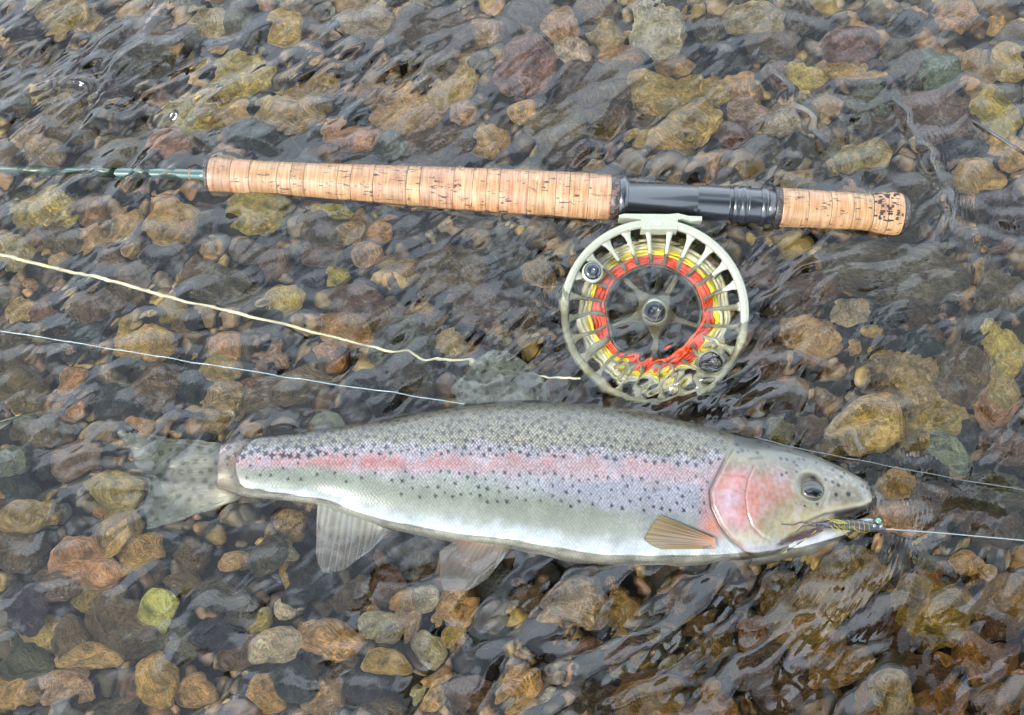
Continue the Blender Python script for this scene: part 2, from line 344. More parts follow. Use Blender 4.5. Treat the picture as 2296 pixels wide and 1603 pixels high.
# ---- water meets the trout's flank
tp, bt, tt_, zt = fish_prof(QX); sN = np.clip(np.abs((QY-(tp+bt)/2)/((bt-tp)/2+1e-6)), 0, 1)
zf = zt-tt_+tt_*np.clip(1-sN**EXPN, 0, 1)**(1/EXPN)
on = (QX > f_x[0]) & (QX < f_x[-1])
calm = np.where(on, np.exp(-np.clip(np.abs((QY-(tp+bt)/2))-(bt-tp)/2, 0, None)/18), 0)*sstep(620, 900, QX)
H = H*(1-0.72*calm)
H += np.where(on & (sN < 1), 0.0008*np.exp(-np.clip(-zf, 0, None)/0.0012), 0)
H -= 0.0004
del rr, an, lx, ly, m_, rr_
WV = np.stack([GX, GY, H], -1).reshape(-1, 3)
def Hat(x, y):
    i = int(np.clip(np.searchsorted(wx, x), 0, len(wx)-1)); j = int(np.clip(np.searchsorted(wy, y), 0, len(wy)-1)); return float(H[i, j])
wo = ob('river_water', mesh('river_water', WV, grid_faces(len(wx), len(wy))), m_water); wo['kind'] = 'structure'

# ------------------------------------------------------------------ RIVERBED
BED = -0.082
bx = axis_pts(-0.6, 0.6, 0.012, 5.0); by = axis_pts(-0.5, 0.6, 0.012, 5.0)
BX, BY = np.meshgrid(bx, by, indexing='ij'); BZ = BED+0.003*np.sin(BX*23+1)*np.cos(BY*19)+RNG.normal(size=BX.shape)*0.0012
bed = ob('riverbed', mesh('riverbed', np.stack([BX, BY, BZ], -1).reshape(-1, 3), grid_faces(len(bx), len(by))), m_bed); bed['kind'] = 'structure'

import bmesh
def stone_mesh(seed, sub=3, facets=9, rough=0.10):
    r = np.random.default_rng(seed); bm = bmesh.new(); bmesh.ops.create_icosphere(bm, subdivisions=sub, radius=1.0)
    P = np.array([v.co[:] for v in bm.verts]); n_ = r.normal(size=(facets, 3)); n_ /= np.linalg.norm(n_, axis=1)[:, None]; h = r.uniform(0.62, 0.95, facets)
    q = P@n_.T; lim = np.where(q > 0.05, h[None]/np.maximum(q, 1e-3), 9)
    # soft cut so the edges are worn round
    k = 9.0; s = 1/(np.sum(np.exp(-k*np.minimum(lim, 3)), axis=1)+np.exp(-k*1.0)); s = np.clip(np.log(s)/k, 0.45, 1.05)
    off = Vector(r.uniform(-20, 20, 3))
    for i, v in enumerate(bm.verts):
        d = mnoise.fractal(Vector(P[i])*1.3+off, 1.0, 2.0, 4)*rough*1.3 + mnoise.fractal(Vector(P[i])*4.5+off, 1.0, 2.0, 3)*rough*0.35
        v.co = Vector(P[i])*float(s[i]+d)
    for f in bm.faces: f.smooth = True
    me = bpy.data.meshes.new('stone'); bm.to_mesh(me); bm.free()
    V = np.empty(len(me.vertices)*3); me.vertices.foreach_get('co', V); V = V.reshape(-1, 3); V /= (V.max(0)-V.min(0))/2; V -= (V.max(0)+V.min(0))/2
    me.vertices.foreach_set('co', V.ravel()); me.update(); return me
ROUND = [stone_mesh(100+i, 3, 5, 0.07) for i in range(10)]
ANG = [stone_mesh(200+i, 3, 12, 0.12) for i in range(12)]
KN = [stone_mesh(300+i, 4, 12, 0.15) for i in range(4)]
for m__ in ROUND+ANG+KN: m__.materials.append(m_stone)
KS = 1.6
PAL = dict(t=(186, 152, 100), T=(212, 168, 98), y=(150, 128, 76), Y=(178, 152, 78), b=(122, 102, 78), g=(104, 95, 80), d=(72, 70, 68), k=(66, 70, 74),
           r=(124, 98, 84), R=(150, 112, 100), o=(148, 116, 82), O=(176, 130, 84), w=(186, 176, 148), v=(96, 106, 92), p=(150, 130, 104), G=(160, 150, 70))
L = '''130 15 110 70 y;180 35 70 60 t;90 120 60 70 b;470 45 90 70 p;530 50 60 80 g;505 245 100 65 t;420 262 80 60 y;265 325 120 90 b;380 320 70 60 o;80 320 90 60 p
200 465 60 66 o;95 462 115 80 y;280 505 60 100 t;130 528 72 50 b;205 530 80 45 t;30 190 80 80 b;250 60 90 70 g;320 125 120 90 g;225 150 110 80 d;60 40 90 70 d;140 260 100 80 b;60 440 60 50 g
695 35 60 60 b;590 90 50 90 d;820 40 110 80 p;700 185 110 80 y;600 235 60 60 y;660 250 110 70 y;905 245 152 125 y;785 255 82 84 k;783 300 115 60 o;860 325 85 55 v;980 318 135 112 b;1100 312 75 78 T;1075 68 88 66 o;1025 115 60 50 o
975 60 150 100 g;950 150 130 70 b;1015 185 90 120 t;1035 242 50 50 o;620 330 90 60 d;560 300 70 50 k;575 452 130 112 Y;740 467 74 36 G;800 480 35 35 o;868 490 40 35 o;785 522 46 56 o;845 517 62 50 t;720 512 82 82 b;905 505 75 50 k;1050 487 62 30 g;640 395 90 70 g;830 400 80 60 k
1185 140 108 128 R;1275 112 74 72 w;1260 42 68 90 t;1190 22 80 60 g;1340 20 90 60 b;1290 68 42 30 b;1352 75 84 80 y;1405 65 32 20 T;1395 122 95 60 O;1390 172 90 82 b;1255 152 45 62 k;1310 180 118 125 g;1510 140 80 45 y;1500 195 150 90 y;1545 188 62 60 Y
1605 195 60 50 y;1660 185 84 70 t;1690 32 120 84 p;1640 140 80 50 k;1540 102 50 40 k;1170 247 60 42 T;1250 272 120 90 b;1360 272 95 80 b;1560 262 110 90 Y;1440 262 60 50 g;1680 242 90 60 p;1650 292 60 60 r;1270 340 80 50 b;1330 367 50 40 t;1500 305 90 60 Y;1590 60 60 80 g;1450 300 70 50 Y;1420 205 40 30 T
1910 88 116 98 r;2150 28 84 70 O;2040 52 80 60 k;2028 122 80 92 g;2115 157 96 98 v;2175 127 42 46 y;2265 132 60 72 Y;2230 42 40 60 t;2272 62 90 60 b;1800 32 80 70 g;1752 92 70 60 b;1810 168 90 50 Y;1885 150 100 60 y;1962 172 60 30 t;1950 217 100 60 g;2110 252 150 112 b;2252 245 112 112 Y
1762 262 90 70 p;1870 342 42 80 g;1782 392 70 50 t;1848 380 50 72 g;1935 342 110 80 y;2200 392 90 70 t;2262 475 130 132 d;2170 322 92 60 k;2200 300 50 50 b;1965 272 80 50 b;1730 332 62 60 g;2215 160 60 60 o;1750 160 60 50 r;2260 330 70 60 y
120 560 50 62 t;240 575 60 66 b;62 625 24 34 t;128 628 22 24 o;235 662 62 50 r;190 685 52 50 b;100 705 54 36 R;170 748 92 60 k;208 590 72 70 k;288 752 56 84 Y;342 760 74 78 T;352 862 82 92 b;150 862 56 76 O;30 860 92 82 b;400 722 30 36 t;388 690 42 42 y;508 768 62 62 O
500 822 70 62 y;422 840 46 82 k;252 887 70 60 k;70 962 82 42 b;318 958 52 44 T;500 902 82 80 o;30 1032 62 62 v;88 1022 60 62 k;170 1022 82 60 b;372 1030 92 80 b;440 610 80 60 b;510 640 120 82 g;30 560 60 60 y;40 690 60 50 t;290 640 70 60 b;350 560 60 60 d;20 770 70 80 g;600 720 60 60 d
640 676 68 62 Y;755 613 42 42 Y;692 622 72 62 k;722 567 82 52 b;617 582 62 72 r;792 668 100 62 r;822 562 60 46 o;890 592 82 46 y;962 622 60 56 b;1012 602 132 102 b;775 735 110 72 O;855 702 72 72 b;942 702 82 72 y;900 765 112 100 g;732 792 50 42 O;612 790 50 52 p;1002 762 62 52 t
1052 782 60 50 o;930 855 82 72 g;832 872 82 62 k;650 862 160 62 b;1082 682 120 82 g;1102 612 62 62 k;1170 700 70 60 b;1140 560 80 60 g;1210 600 60 60 y;560 560 60 50 g;560 880 60 60 o
1825 642 86 76 b;1912 692 72 62 w;1902 737 92 72 k;1827 757 112 92 t;1912 767 40 36 T;1962 742 46 32 t;1980 792 36 24 Y;2152 650 82 34 T;2195 602 32 52 t;2250 642 92 92 b;2250 552 52 26 R;2075 702 62 42 b;2150 702 32 42 r;2205 718 66 50 g;2255 792 80 110 Y;2255 870 60 70 y;2162 832 102 122 b
2040 842 120 112 y;2082 932 122 122 y;2242 905 82 112 o;1765 972 54 48 y;1820 962 72 52 b;1868 1003 52 32 t;2190 1022 62 30 O;2147 1052 36 32 T;2165 937 36 26 t;2170 972 42 62 k;2212 972 42 62 k;2052 1018 22 24 w;2072 1000 40 42 r;2252 1002 82 62 r;1742 902 62 40 g;1760 680 70 60 b
2010 1085 80 60 T;2000 1160 90 60 o;2120 1130 110 70 b;2230 1110 110 80 g;1985 700 70 60 k;2060 780 70 60 k;1725 800 80 80 r;1980 870 60 60 b;2230 1180 90 60 g
250 1110 92 112 y;212 1136 28 26 T;40 1092 62 62 k;52 1152 122 50 y;272 1192 72 62 y;230 1218 44 36 T;312 1246 88 66 T;190 1262 122 82 o;130 1292 92 60 b;212 1332 90 82 o;60 1372 72 92 k;272 1402 132 112 b;382 1432 82 60 g;150 1432 62 80 b;192 1472 112 52 t;60 1482 102 72 g
100 1490 40 42 y;25 1542 72 72 T;342 1527 62 90 T;430 1537 72 60 t;300 1542 52 50 b;142 1542 92 60 p;262 1590 82 50 g;422 1242 60 62 b;522 1257 56 42 t;402 1302 62 50 b;452 1312 42 32 y;500 1332 112 72 g;40 1230 90 70 g;90 1420 70 60 y;540 1450 90 70 b;490 1420 80 50 k
650 1172 74 72 t;600 1242 72 72 g;640 1240 52 30 w;692 1302 92 84 d;787 1336 84 66 r;642 1290 22 44 T;862 1305 60 72 b;905 1345 46 42 T;955 1352 52 36 w;833 1352 42 32 t;1000 1262 30 46 O;1026 1357 56 52 T;920 1387 42 82 o;850 1397 82 52 p;1010 1402 52 52 t;737 1432 112 62 t
620 1452 92 62 w;640 1362 42 42 w;962 1450 40 52 w;602 1562 52 52 T;970 1520 62 42 t;926 1553 26 24 w;970 1572 46 42 T;660 1522 72 62 k;820 1530 82 62 k;762 1482 62 52 g;740 1180 70 70 d;940 1240 70 60 g;1100 1300 80 70 d;1090 1440 80 60 k;1060 1560 80 60 b;720 1560 80 70 o;860 1580 70 60 b;570 1390 60 50 y;1180 1330 60 50 b
1290 1347 112 76 p;1392 1352 58 62 y;1177 1540 52 52 T;1240 1392 34 34 T;1382 1410 34 28 T;1362 1462 42 32 p;1430 1502 92 52 r;1590 1442 62 62 y;1167 1582 62 46 Y;1222 1562 42 42 w;1452 1562 142 92 y;1610 1580 52 52 t;1242 1462 52 42 k;1300 1442 62 42 r;1480 1400 60 50 g;1530 1350 60 50 o;1670 1500 90 70 b;1340 1560 80 60 g
1880 1482 122 92 t;1960 1572 42 46 T;2075 1570 52 36 O;2130 1562 62 82 O;2120 1492 36 46 T;2100 1292 42 42 O;2130 1322 42 62 t;2082 1215 36 20 t;2062 1232 44 22 Y;2090 1262 42 26 v;1900 1292 152 92 y;2100 1372 142 122 Y;1822 1382 122 82 G;2172 1262 62 42 O;2200 1282 42 26 p
2252 1332 112 92 y;2002 1482 82 42 b;2082 1502 102 62 b;2182 1462 62 62 O;2252 1482 62 62 o;1992 1402 102 102 b;1762 1332 82 82 y;2232 1562 82 62 p;1762 1532 132 92 b;1700 1420 70 60 O;2220 1410 60 50 b'''
rows = [r.split() for r in L.replace('\n', ';').split(';') if r.strip()]
occ = []
def shade_tint(px, py):                                  # dark brown stones at lower right, with shade painted into their colour
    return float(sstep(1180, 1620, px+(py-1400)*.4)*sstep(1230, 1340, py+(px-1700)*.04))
def put_stone(px, py, w_, h_, col, name='stone', parent=bed, rot=None, top=None, kind=None, kk=None):
    r = random.Random(int(px*7+py*13+w_))
    big = max(w_, h_)
    ztop = top if top is not None else -0.047-r.uniform(0, 0.012)-(0.006 if big < 45 else 0)+min(max(big-60, 0), 60)*0.00014
    a, b_ = w_*PX/2*1.38, h_*PX/2*1.38
    c = min(a, b_)*r.uniform(0.55, 0.8); c = max(c, 0.005)
    p = atw(px, py, ztop-c*0.35)
    me = kind or (r.choice(ROUND) if r.random() < 0.4 else r.choice(ANG))
    if kind is None and col in ('Y', 'y') and big > 75 and r.random() < 0.6: me = r.choice(KN)
    o = bpy.data.objects.new(name, me); COL.objects.link(o)
    if parent: o.parent = parent
    o.location = (p[0], p[1], ztop-c); o.scale = (a, b_, c)
    o.rotation_euler = (r.uniform(-.15, .15), r.uniform(-.15, .15), rad(rot) if rot is not None else r.uniform(-.25, .25))
    if rot is None and r.random() < 0.5: o.rotation_euler.z += math.pi
    bc = np.array(PAL[col], float); bc = (bc*.84+bc.mean()*.16)*r.uniform(0.9, 1.1)+np.array([r.uniform(-6, 6) for _ in range(3)])
    cc = np.array(A(*np.clip(bc, 5, 250), k=(kk or KS)*(0.84 if col in 'bgdkrR' else 1.35)))[:3]; cc = cc*min(1.0, 0.78/cc.max()); dk = shade_tint(px, py); cc = cc*(1-dk)+cc*np.array((.46, .38, .22))*dk; o.color = (*cc, 1)
    occ.append((p[0], p[1], max(a, b_))); return o
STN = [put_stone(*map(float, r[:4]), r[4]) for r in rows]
# stones that stand out
for (px, py, w_, h_, c, rt, top, kind, lab) in [
    (385, 495, 98, 92, 'T', 10, -0.036, ROUND[3], 'bright tan heart-shaped stone under the water below the left end of the cork grip'),
    (640, 57, 76, 88, 'Y', 25, -0.040, ANG[2], 'bright yellow four-sided stone near the top edge, left of the middle'),
    (535, 147, 112, 116, 'Y', 0, -0.042, KN[1], 'large rough yellow-olive round stone below the four-sided yellow one'),
    (1183, 140, 110, 132, 'R', -15, -0.042, ANG[5], 'flat dull red slab of stone above the middle of the grip'),
    (1477, 62, 112, 126, 'w', 5, -0.030, KN[2], 'big pale speckled pitted stone by the top edge'),
    (2010, 600, 260, 120, 'g', -8, -0.016, ROUND[5], 'broad grey slab of rock just beneath the water below the butt grip'),
    (2060, 432, 150, 100, 'g', 10, -0.022, ROUND[7], 'grey rounded rock beneath the water at the end of the butt grip'),
    (1905, 634, 34, 36, 'T', 0, -0.040, ANG[8], 'small cream three-cornered pebble below the grey slab'),
    (1948, 948, 150, 92, 'Y', 20, -0.034, ANG[1], 'golden yellow stone crossed by fine ripples above the snout'),
    (2134, 1014, 84, 50, 'v', -45, -0.040, ROUND[1], 'olive green oval stone lying aslant near the right edge'),
    (865, 1482, 76, 46, 'T', 5, -0.040, ANG[9], 'bright straw yellow stone in the dark water below the trout'),
    (352, 1365, 62, 84, 'G', 12, -0.042, ANG[3], 'lime yellow stone below the tail of the trout'),
    (2012, 1573, 58, 82, 'w', -10, -0.040, ANG[4], 'pale straw pointed stone at the bottom edge, right of the middle'),
    (1496, 1478, 36, 34, 'w', 40, -0.036, ANG[6], 'small white stone beneath the chin of the trout, lowest of the white ones'),
    (258, 1216, 66, 26, 'T', 55, -0.038, ROUND[8], 'narrow cream finger-shaped pebble left of the anal fin')]:
    o = put_stone(px, py, w_, h_, c, 'river_stone', None, rt, top, kind, kk=KS*(1.6 if c in 'TYG' else 1.2)); tag(o, lab, 'stone', 'stones that stand out on the riverbed')
# the rest of the gravel, joined
def lowpoly(seed):
    r = np.random.default_rng(seed); bm = bmesh.new(); bmesh.ops.create_icosphere(bm, subdivisions=2, radius=1.0)
    P = np.array([v.co[:] for v in bm.verts]); F = np.array([[v.index for v in f.verts] for f in bm.faces]); bm.free()
    off = Vector(r.uniform(-20, 20, 3)); P *= np.array([1+0.3*mnoise.noise(Vector(p)*1.4+off) for p in P])[:, None]; return P, F
LP = [lowpoly(i) for i in range(10)]
Vs, Fs, Cs, nb = [], [], [], 0
OC = np.array(occ); keys = list('bbbgggdkdrbyyobg'); pts = []
def add_peb(x, y, z, s, sx, sy, sz, ck, mul=1.0):
    global nb
    P, F = LP[RNG.integers(10)]; a = RNG.uniform(0, 6.28); ca, sa = math.cos(a), math.sin(a); q = P*np.array([s*sx, s*sy, s*sz])
    q = np.stack([q[:, 0]*ca-q[:, 1]*sa+x, q[:, 0]*sa+q[:, 1]*ca+y, q[:, 2]+z], -1)
    Vs.append(q); Fs.append(F+nb); nb += len(P)
    v_ = np.array([x, y, z])-CAM; dk = shade_tint(1148+(v_@_R)/(v_@_F)*LENS/36*2296, 801.5-(v_@_U)/(v_@_F)*LENS/36*2296)
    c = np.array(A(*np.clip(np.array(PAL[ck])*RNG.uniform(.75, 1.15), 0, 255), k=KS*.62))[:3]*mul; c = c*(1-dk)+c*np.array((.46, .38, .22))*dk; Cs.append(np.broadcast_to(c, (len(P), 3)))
vis = lambda x, y: abs(x) < 0.36 and -0.26 < y < 0.32
# larger ones outside the picture and in the gaps
for _ in range(9000):
    x, y = RNG.uniform(-0.75, 0.75), RNG.uniform(-0.6, 0.7); s = RNG.uniform(0.008, 0.019)
    if vis(x, y): 
        s *= 0.72
        if np.any(np.hypot(OC[:, 0]-x, OC[:, 1]-y) < OC[:, 2]*0.72+s*0.35): continue
    if pts and np.any(np.hypot(np.array(pts)[:, 0]-x, np.array(pts)[:, 1]-y) < (np.array(pts)[:, 2]+s)*0.62): continue
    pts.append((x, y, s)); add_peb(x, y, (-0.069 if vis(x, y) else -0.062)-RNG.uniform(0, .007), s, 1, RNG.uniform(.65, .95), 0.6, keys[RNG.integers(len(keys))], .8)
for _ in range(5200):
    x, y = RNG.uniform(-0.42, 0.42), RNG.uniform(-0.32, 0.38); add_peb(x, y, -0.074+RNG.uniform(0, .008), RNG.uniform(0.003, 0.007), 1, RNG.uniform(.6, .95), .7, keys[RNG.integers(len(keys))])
g = ob('pebble_gravel', mesh('pebble_gravel', np.vstack(Vs), np.vstack(Fs), cols=np.vstack(Cs)), m_gravel, bed); g['kind'] = 'stuff'

# ------------------------------------------------------------------ FLY ROD
def rel(V, root): return np.asarray(V, float)-np.array(root.location)
rod = thing('fly_rod', 'two-handed fly rod with cork grips and black reel seat floating across the river', 'fishing rod', tuple(ROD_A))
_n = np.array([-ROD_D[1], ROD_D[0], 0.0]); _n /= np.linalg.norm(_n); _b = np.cross(ROD_D, _n)
def lathe_rod(xs_px, rs_px, seg=64, closed=True, wob=0.0):
    P = np.array([rodp(x) for x in xs_px]); R = np.array(rs_px)*PX; th = np.linspace(0, 2*np.pi, seg, endpoint=False)
    V = P[:, None]+R[:, None, None]*(np.cos(th)[None, :, None]*_n+np.sin(th)[None, :, None]*_b)
    n_ = len(P); F = [tuple(map(int, f)) for f in grid_faces(n_, seg, True)]; V = V.reshape(-1, 3)
    if closed:
        F.append(tuple(range(seg-1, -1, -1))); F.append(tuple(range((n_-1)*seg, n_*seg)))
    return rel(V, rod), F
def cork_mat():
    m, n, b = mat('cork'); b.inputs['Roughness'].default_value = 0.42; b.inputs['Coat Weight'].default_value = 0.12; b.inputs['Coat Roughness'].default_value = 0.25
    oi = N(n, 'ShaderNodeObjectInfo'); tx = N(n, 'ShaderNodeTexCoord')
    mp = N(n, 'ShaderNodeMapping'); mp.inputs['Rotation'].default_value = (0, 0, -math.atan2(ROD_D[1], ROD_D[0])); n.links.new(tx.outputs['Object'], mp.inputs['Vector'])
    rv = N(n, 'ShaderNodeVectorMath', operation='SCALE'); rv.inputs[0].default_value = (3.1, 9.7, 5.3); n.links.new(oi.outputs['Random'], rv.inputs['Scale'])
    va = N(n, 'ShaderNodeVectorMath', operation='ADD'); n.links.new(mp.outputs[0], va.inputs[0]); n.links.new(rv.outputs[0], va.inputs[1])
    def sc(v): 
        s = N(n, 'ShaderNodeVectorMath', operation='MULTIPLY'); s.inputs[1].default_value = v; n.links.new(va.outputs[0], s.inputs[0]); return s.outputs[0]
    g1 = N(n, 'ShaderNodeTexNoise', Scale=1.0, Detail=4.0, Distortion=0.3); n.links.new(sc((900, 60, 60)), g1.inputs['Vector'])      # growth bands round the grip
    g2 = N(n, 'ShaderNodeTexNoise', Scale=1.0, Detail=5.0); n.links.new(sc((120, 160, 160)), g2.inputs['Vector'])
    pit = N(n, 'ShaderNodeTexNoise', Scale=1.0, Detail=2.0, Distortion=1.2); n.links.new(sc((130, 620, 620)), pit.inputs['Vector'])
    pm = N(n, 'ShaderNodeTexNoise', Scale=1.0, Detail=2.0); n.links.new(sc((90, 110, 110)), pm.inputs['Vector'])
    cr = N(n, 'ShaderNodeValToRGB'); e = cr.color_ramp.elements; e[0].position = 0.35; e[0].color = A(196, 134, 84, .34); e[1].position = 0.62; e[1].color = A(236, 190, 136, .34)
    n.links.new(g1.outputs['Fac'], cr.inputs[0])
    mxx = N(n, 'ShaderNodeMix', data_type='RGBA', blend_type='MULTIPLY'); mxx.inputs[0].default_value = 1.0
    n.links.new(cr.outputs[0], mxx.inputs[6]); n.links.new(oi.outputs['Color'], mxx.inputs[7])
    r2 = N(n, 'ShaderNodeMapRange'); r2.inputs[1].default_value = .3; r2.inputs[2].default_value = .7; r2.inputs[3].default_value = 0.82; r2.inputs[4].default_value = 1.15; n.links.new(g2.outputs['Fac'], r2.inputs[0])
    v2 = N(n, 'ShaderNodeVectorMath', operation='SCALE'); n.links.new(mxx.outputs[2], v2.inputs[0]); n.links.new(r2.outputs[0], v2.inputs['Scale'])
    ra = N(n, 'ShaderNodeMapRange'); ra.inputs[1].default_value = .60; ra.inputs[2].default_value = .645; n.links.new(pit.outputs['Fac'], ra.inputs[0])
    rb = N(n, 'ShaderNodeMapRange'); rb.inputs[1].default_value = .43; rb.inputs[2].default_value = .5; n.links.new(pm.outputs['Fac'], rb.inputs[0])
    mu = N(n, 'ShaderNodeMath', operation='MULTIPLY'); n.links.new(ra.outputs[0], mu.inputs[0]); n.links.new(rb.outputs[0], mu.inputs[1])
    m3 = N(n, 'ShaderNodeMix', data_type='RGBA'); n.links.new(mu.outputs[0], m3.inputs[0]); n.links.new(v2.outputs[0], m3.inputs[6]); m3.inputs[7].default_value = A(84, 50, 40)
    n.links.new(m3.outputs[2], b.inputs['Base Color'])
    sb = N(n, 'ShaderNodeMath', operation='SUBTRACT'); n.links.new(g1.outputs['Fac'], sb.inputs[0]); n.links.new(mu.outputs[0], sb.inputs[1])
    bp = N(n, 'ShaderNodeBump', Strength=0.6, Distance=0.0004); n.links.new(sb.outputs[0], bp.inputs['Height']); n.links.new(bp.outputs[0], b.inputs['Normal'])
    return m
m_cork = cork_mat()
def comp_mat():
    m, n, b = mat('rubberised_cork'); b.inputs['Roughness'].default_value = 0.5
    tx = N(n, 'ShaderNodeTexCoord'); vo = N(n, 'ShaderNodeTexVoronoi', Scale=900.0); n.links.new(tx.outputs['Object'], vo.inputs['Vector'])
    s = N(n, 'ShaderNodeSeparateColor'); n.links.new(vo.outputs['Color'], s.inputs[0]); cr = N(n, 'ShaderNodeValToRGB'); cr.color_ramp.interpolation = 'CONSTANT'
    e = cr.color_ramp.elements; e[0].color = A(52, 42, 40); e[1].position = 0.75; e[1].color = A(150, 112, 86); n.links.new(s.outputs[0], cr.inputs[0]); n.links.new(cr.outputs[0], b.inputs['Base Color'])
    return m
m_comp = comp_mat()
m_black = plain('black_anodised', A(38, 42, 50), 0.28, 0.0, 0.5, 0.05, 3000)
m_blank = plain('green_blank', A(84, 128, 112), 0.25, 0.0, 0.6)
m_thread = plain('copper_thread', A(214, 140, 110), 0.4)
fore = ob('fore_grip', mesh('fore_grip', *lathe_rod([471, 478, 600, 1000, 1370, 1384], [30, 38, 36, 46, 50, 50])), m_comp, rod)
def cork_run(edges, fxs, frs, parent):
    for a, b_ in zip(edges[:-1], edges[1:]):
        e = 0.7; xs = [a+.35, a+.35+e, a+.35+e] + list(np.linspace(a+2.5, b_-2.5, 6)) + [b_-.35-e, b_-.35-e, b_-.35]
        xs = sorted(set(xs)); dr = random.uniform(-.35, .35)
        rs = np.interp(xs, fxs, frs)+dr; rs[0] -= 1.0; rs[-1] -= 1.0
        o = ob('cork_ring', mesh('cork_ring', *lathe_rod(xs, rs, 72)), m_cork, parent)
        k = random.uniform(.8, 1.1); o.color = (k, k*random.uniform(.9, 1.03), k*random.uniform(.82, 1.04), 1)
e1 = [474]
while e1[-1] < 1330: e1.append(e1[-1]+random.choice([30, 42, 50, 62, 74]))
e1[-1] = 1368; 
cork_run(e1, fx_, fr_, fore)
for a, b_, r_ in ((466, 474, 41), (1368, 1386, 53.5)):
    ob('end_collar', mesh('end_collar', *lathe_rod([a, a+1.5, b_-1, b_], [r_-2, r_, r_, r_-1])), m_comp, fore)
butt = ob('butt_grip', mesh('butt_grip', *lathe_rod([1738, 1745, 1900, 2000, 2020], [36, 40, 38, 42, 34])), m_comp, rod)
bxs, brs = [1746, 1800, 1880, 1930, 1955, 1975, 2000, 2020], [46, 45.5, 43.5, 43, 44, 48, 51, 48]
cork_run([1748, 1806, 1856, 1905, 1950, 1982, 2017], bxs, brs, butt)
ob('end_collar', mesh('end_collar', *lathe_rod([1733, 1735, 1747, 1748], [44, 46, 46.5, 45])), m_comp, butt)
ob('end_cap', mesh('end_cap', *lathe_rod([2017.5, 2022, 2029, 2034, 2036], [47, 46, 42, 34, 20])), m_comp, butt)
pit_ = []
for _ in range(46):
    x_ = random.uniform(1952, 2014); a_ = random.uniform(math.pi*.02, math.pi*.62); r_ = (np.interp(x_, bxs, brs)+.1)*PX; c_ = rodp(x_)+r_*(math.cos(math.pi/2-a_+.9)*_n+math.sin(math.pi/2-a_+.9)*_b)
    if c_[2] < .001: continue
    w1, w2 = random.uniform(.0006, .0016), random.uniform(.0004, .0011); er = c_-rodp(x_); er /= np.linalg.norm(er); et = np.cross(er, ROD_D)
    pv = [c_+sx*w1*ROD_D*random.uniform(.6, 1.2)+sy_*w2*et*random.uniform(.6, 1.2)+sz_*er*.00016 for sz_ in (-1, 1) for sx, sy_ in ((-1, -1), (1, -1), (1, 1), (-1, 1))]
    pit_.append((rel(pv, rod), [(0, 1, 2, 3), (7, 6, 5, 4), (0, 4, 5, 1), (1, 5, 6, 2), (2, 6, 7, 3), (3, 7, 4, 0)]))
pt_o = ob('cork_pits', mesh('cork_pits', *join(pit_)), plain('pit_brown', A(60, 40, 34), .8), butt); pt_o['kind'] = 'stuff'
seat = ob('reel_seat', mesh('reel_seat', *lathe_rod([1386, 1388, 1392, 1400, 1402, 1700, 1733], [46, 50, 51, 48, 41, 40.5, 40.5])), m_black, rod)
ob('hood', mesh('hood', *lathe_rod([1387, 1389, 1398, 1404, 1406], [50, 53, 53, 50, 46])), m_black, seat)
ob('locking_ring', mesh('locking_ring', *lathe_rod([1640, 1642, 1650, 1652, 1658, 1660, 1668, 1670, 1676], [42, 45, 45, 43.6, 43.6, 45, 45, 43.6, 42])), m_black, seat)
tx_ = [1560+2.2*i for i in range(34)]
ob('screw_thread', mesh('screw_thread', *lathe_rod(tx_, [41+0.7*(i % 2) for i in range(34)])), m_black, seat)
ob('locking_ring', mesh('locking_ring', *lathe_rod([1702, 1704, 1716, 1718], [42, 45, 45, 42])), m_black, seat)
# the blank leaves the grip and dips under the water, far beyond the picture
bp_ = []
for px in np.linspace(472, -900, 60):
    p = rodp(max(px, -200)) if px > -200 else rodp(-200)+ROD_D*(px+200)*PX
    q = (472-px)/472; p = p.copy(); p[2] += -0.0012-0.0120*min(q, 1)**1.3-max(q-1, 0)*0.006; bp_.append(p)
blk = ob('blank', mesh('blank', *(lambda V, F: (rel(V, rod), F))(*tube(bp_, np.linspace(13.5, 8.0, 60)*PX, 24))), m_blank, rod)
for px in (415,):
    q = [bp_[int(round((472-x)/1372*59))] for x in (px,)][0]; a_ = np.array(bp_[2]); dv = (np.array(bp_[3])-a_); dv /= np.linalg.norm(dv)
    c_ = np.array(bp_[2])+dv*0.0
    ob('thread_wrap', mesh('thread_wrap', *(lambda V, F: (rel(V, rod), F))(*tube([c_-dv*0.0006, c_+dv*0.0006], 13.9*PX, 24))), m_thread, blk)

# ------------------------------------------------------------------ REEL
m_alu = plain('champagne_aluminium', A(206, 208, 182, 0.36), 0.36, 0.15, 0.15, 0.05, 2000)
m_alud = plain('brushed_aluminium', A(130, 130, 112, 0.3), 0.4, 0.3, 0.1, 0.05, 2000)
m_knob = plain('black_knob', A(40, 46, 56), 0.2, 0, 0.6)
m_red = plain('red_line', A(255, 78, 8, .9), 0.35, 0, 0.3, 0.2, 2500)
m_yel = plain('yellow_line', A(250, 232, 8, 1.0), 0.35, 0, 0.3, 0.2, 2500)
m_cream = plain('cream_line', A(240, 238, 208, 0.8), 0.4, 0, 0.3, 0.2, 2500)
RC = at(1467, 700, -0.002)
reel = thing('fly_reel', 'large-arbor champagne metal fly reel with red and yellow line lying half under water', 'fishing reel', tuple(RC), (rad(14), rad(-2), 0))
U = PX
def pt(r, a, z): return (r*math.cos(a), r*math.sin(a), z)
ob('rim', mesh('rim', *lathe_z([(196*U, 0), (199*U, .0012), (209*U, .0016), (214*U, .0008), (215*U, -.004), (214*U, -.0065), (205*U, -.0065), (198*U, -.004), (195.5*U, -.0015)], 160)), m_alu, reel)
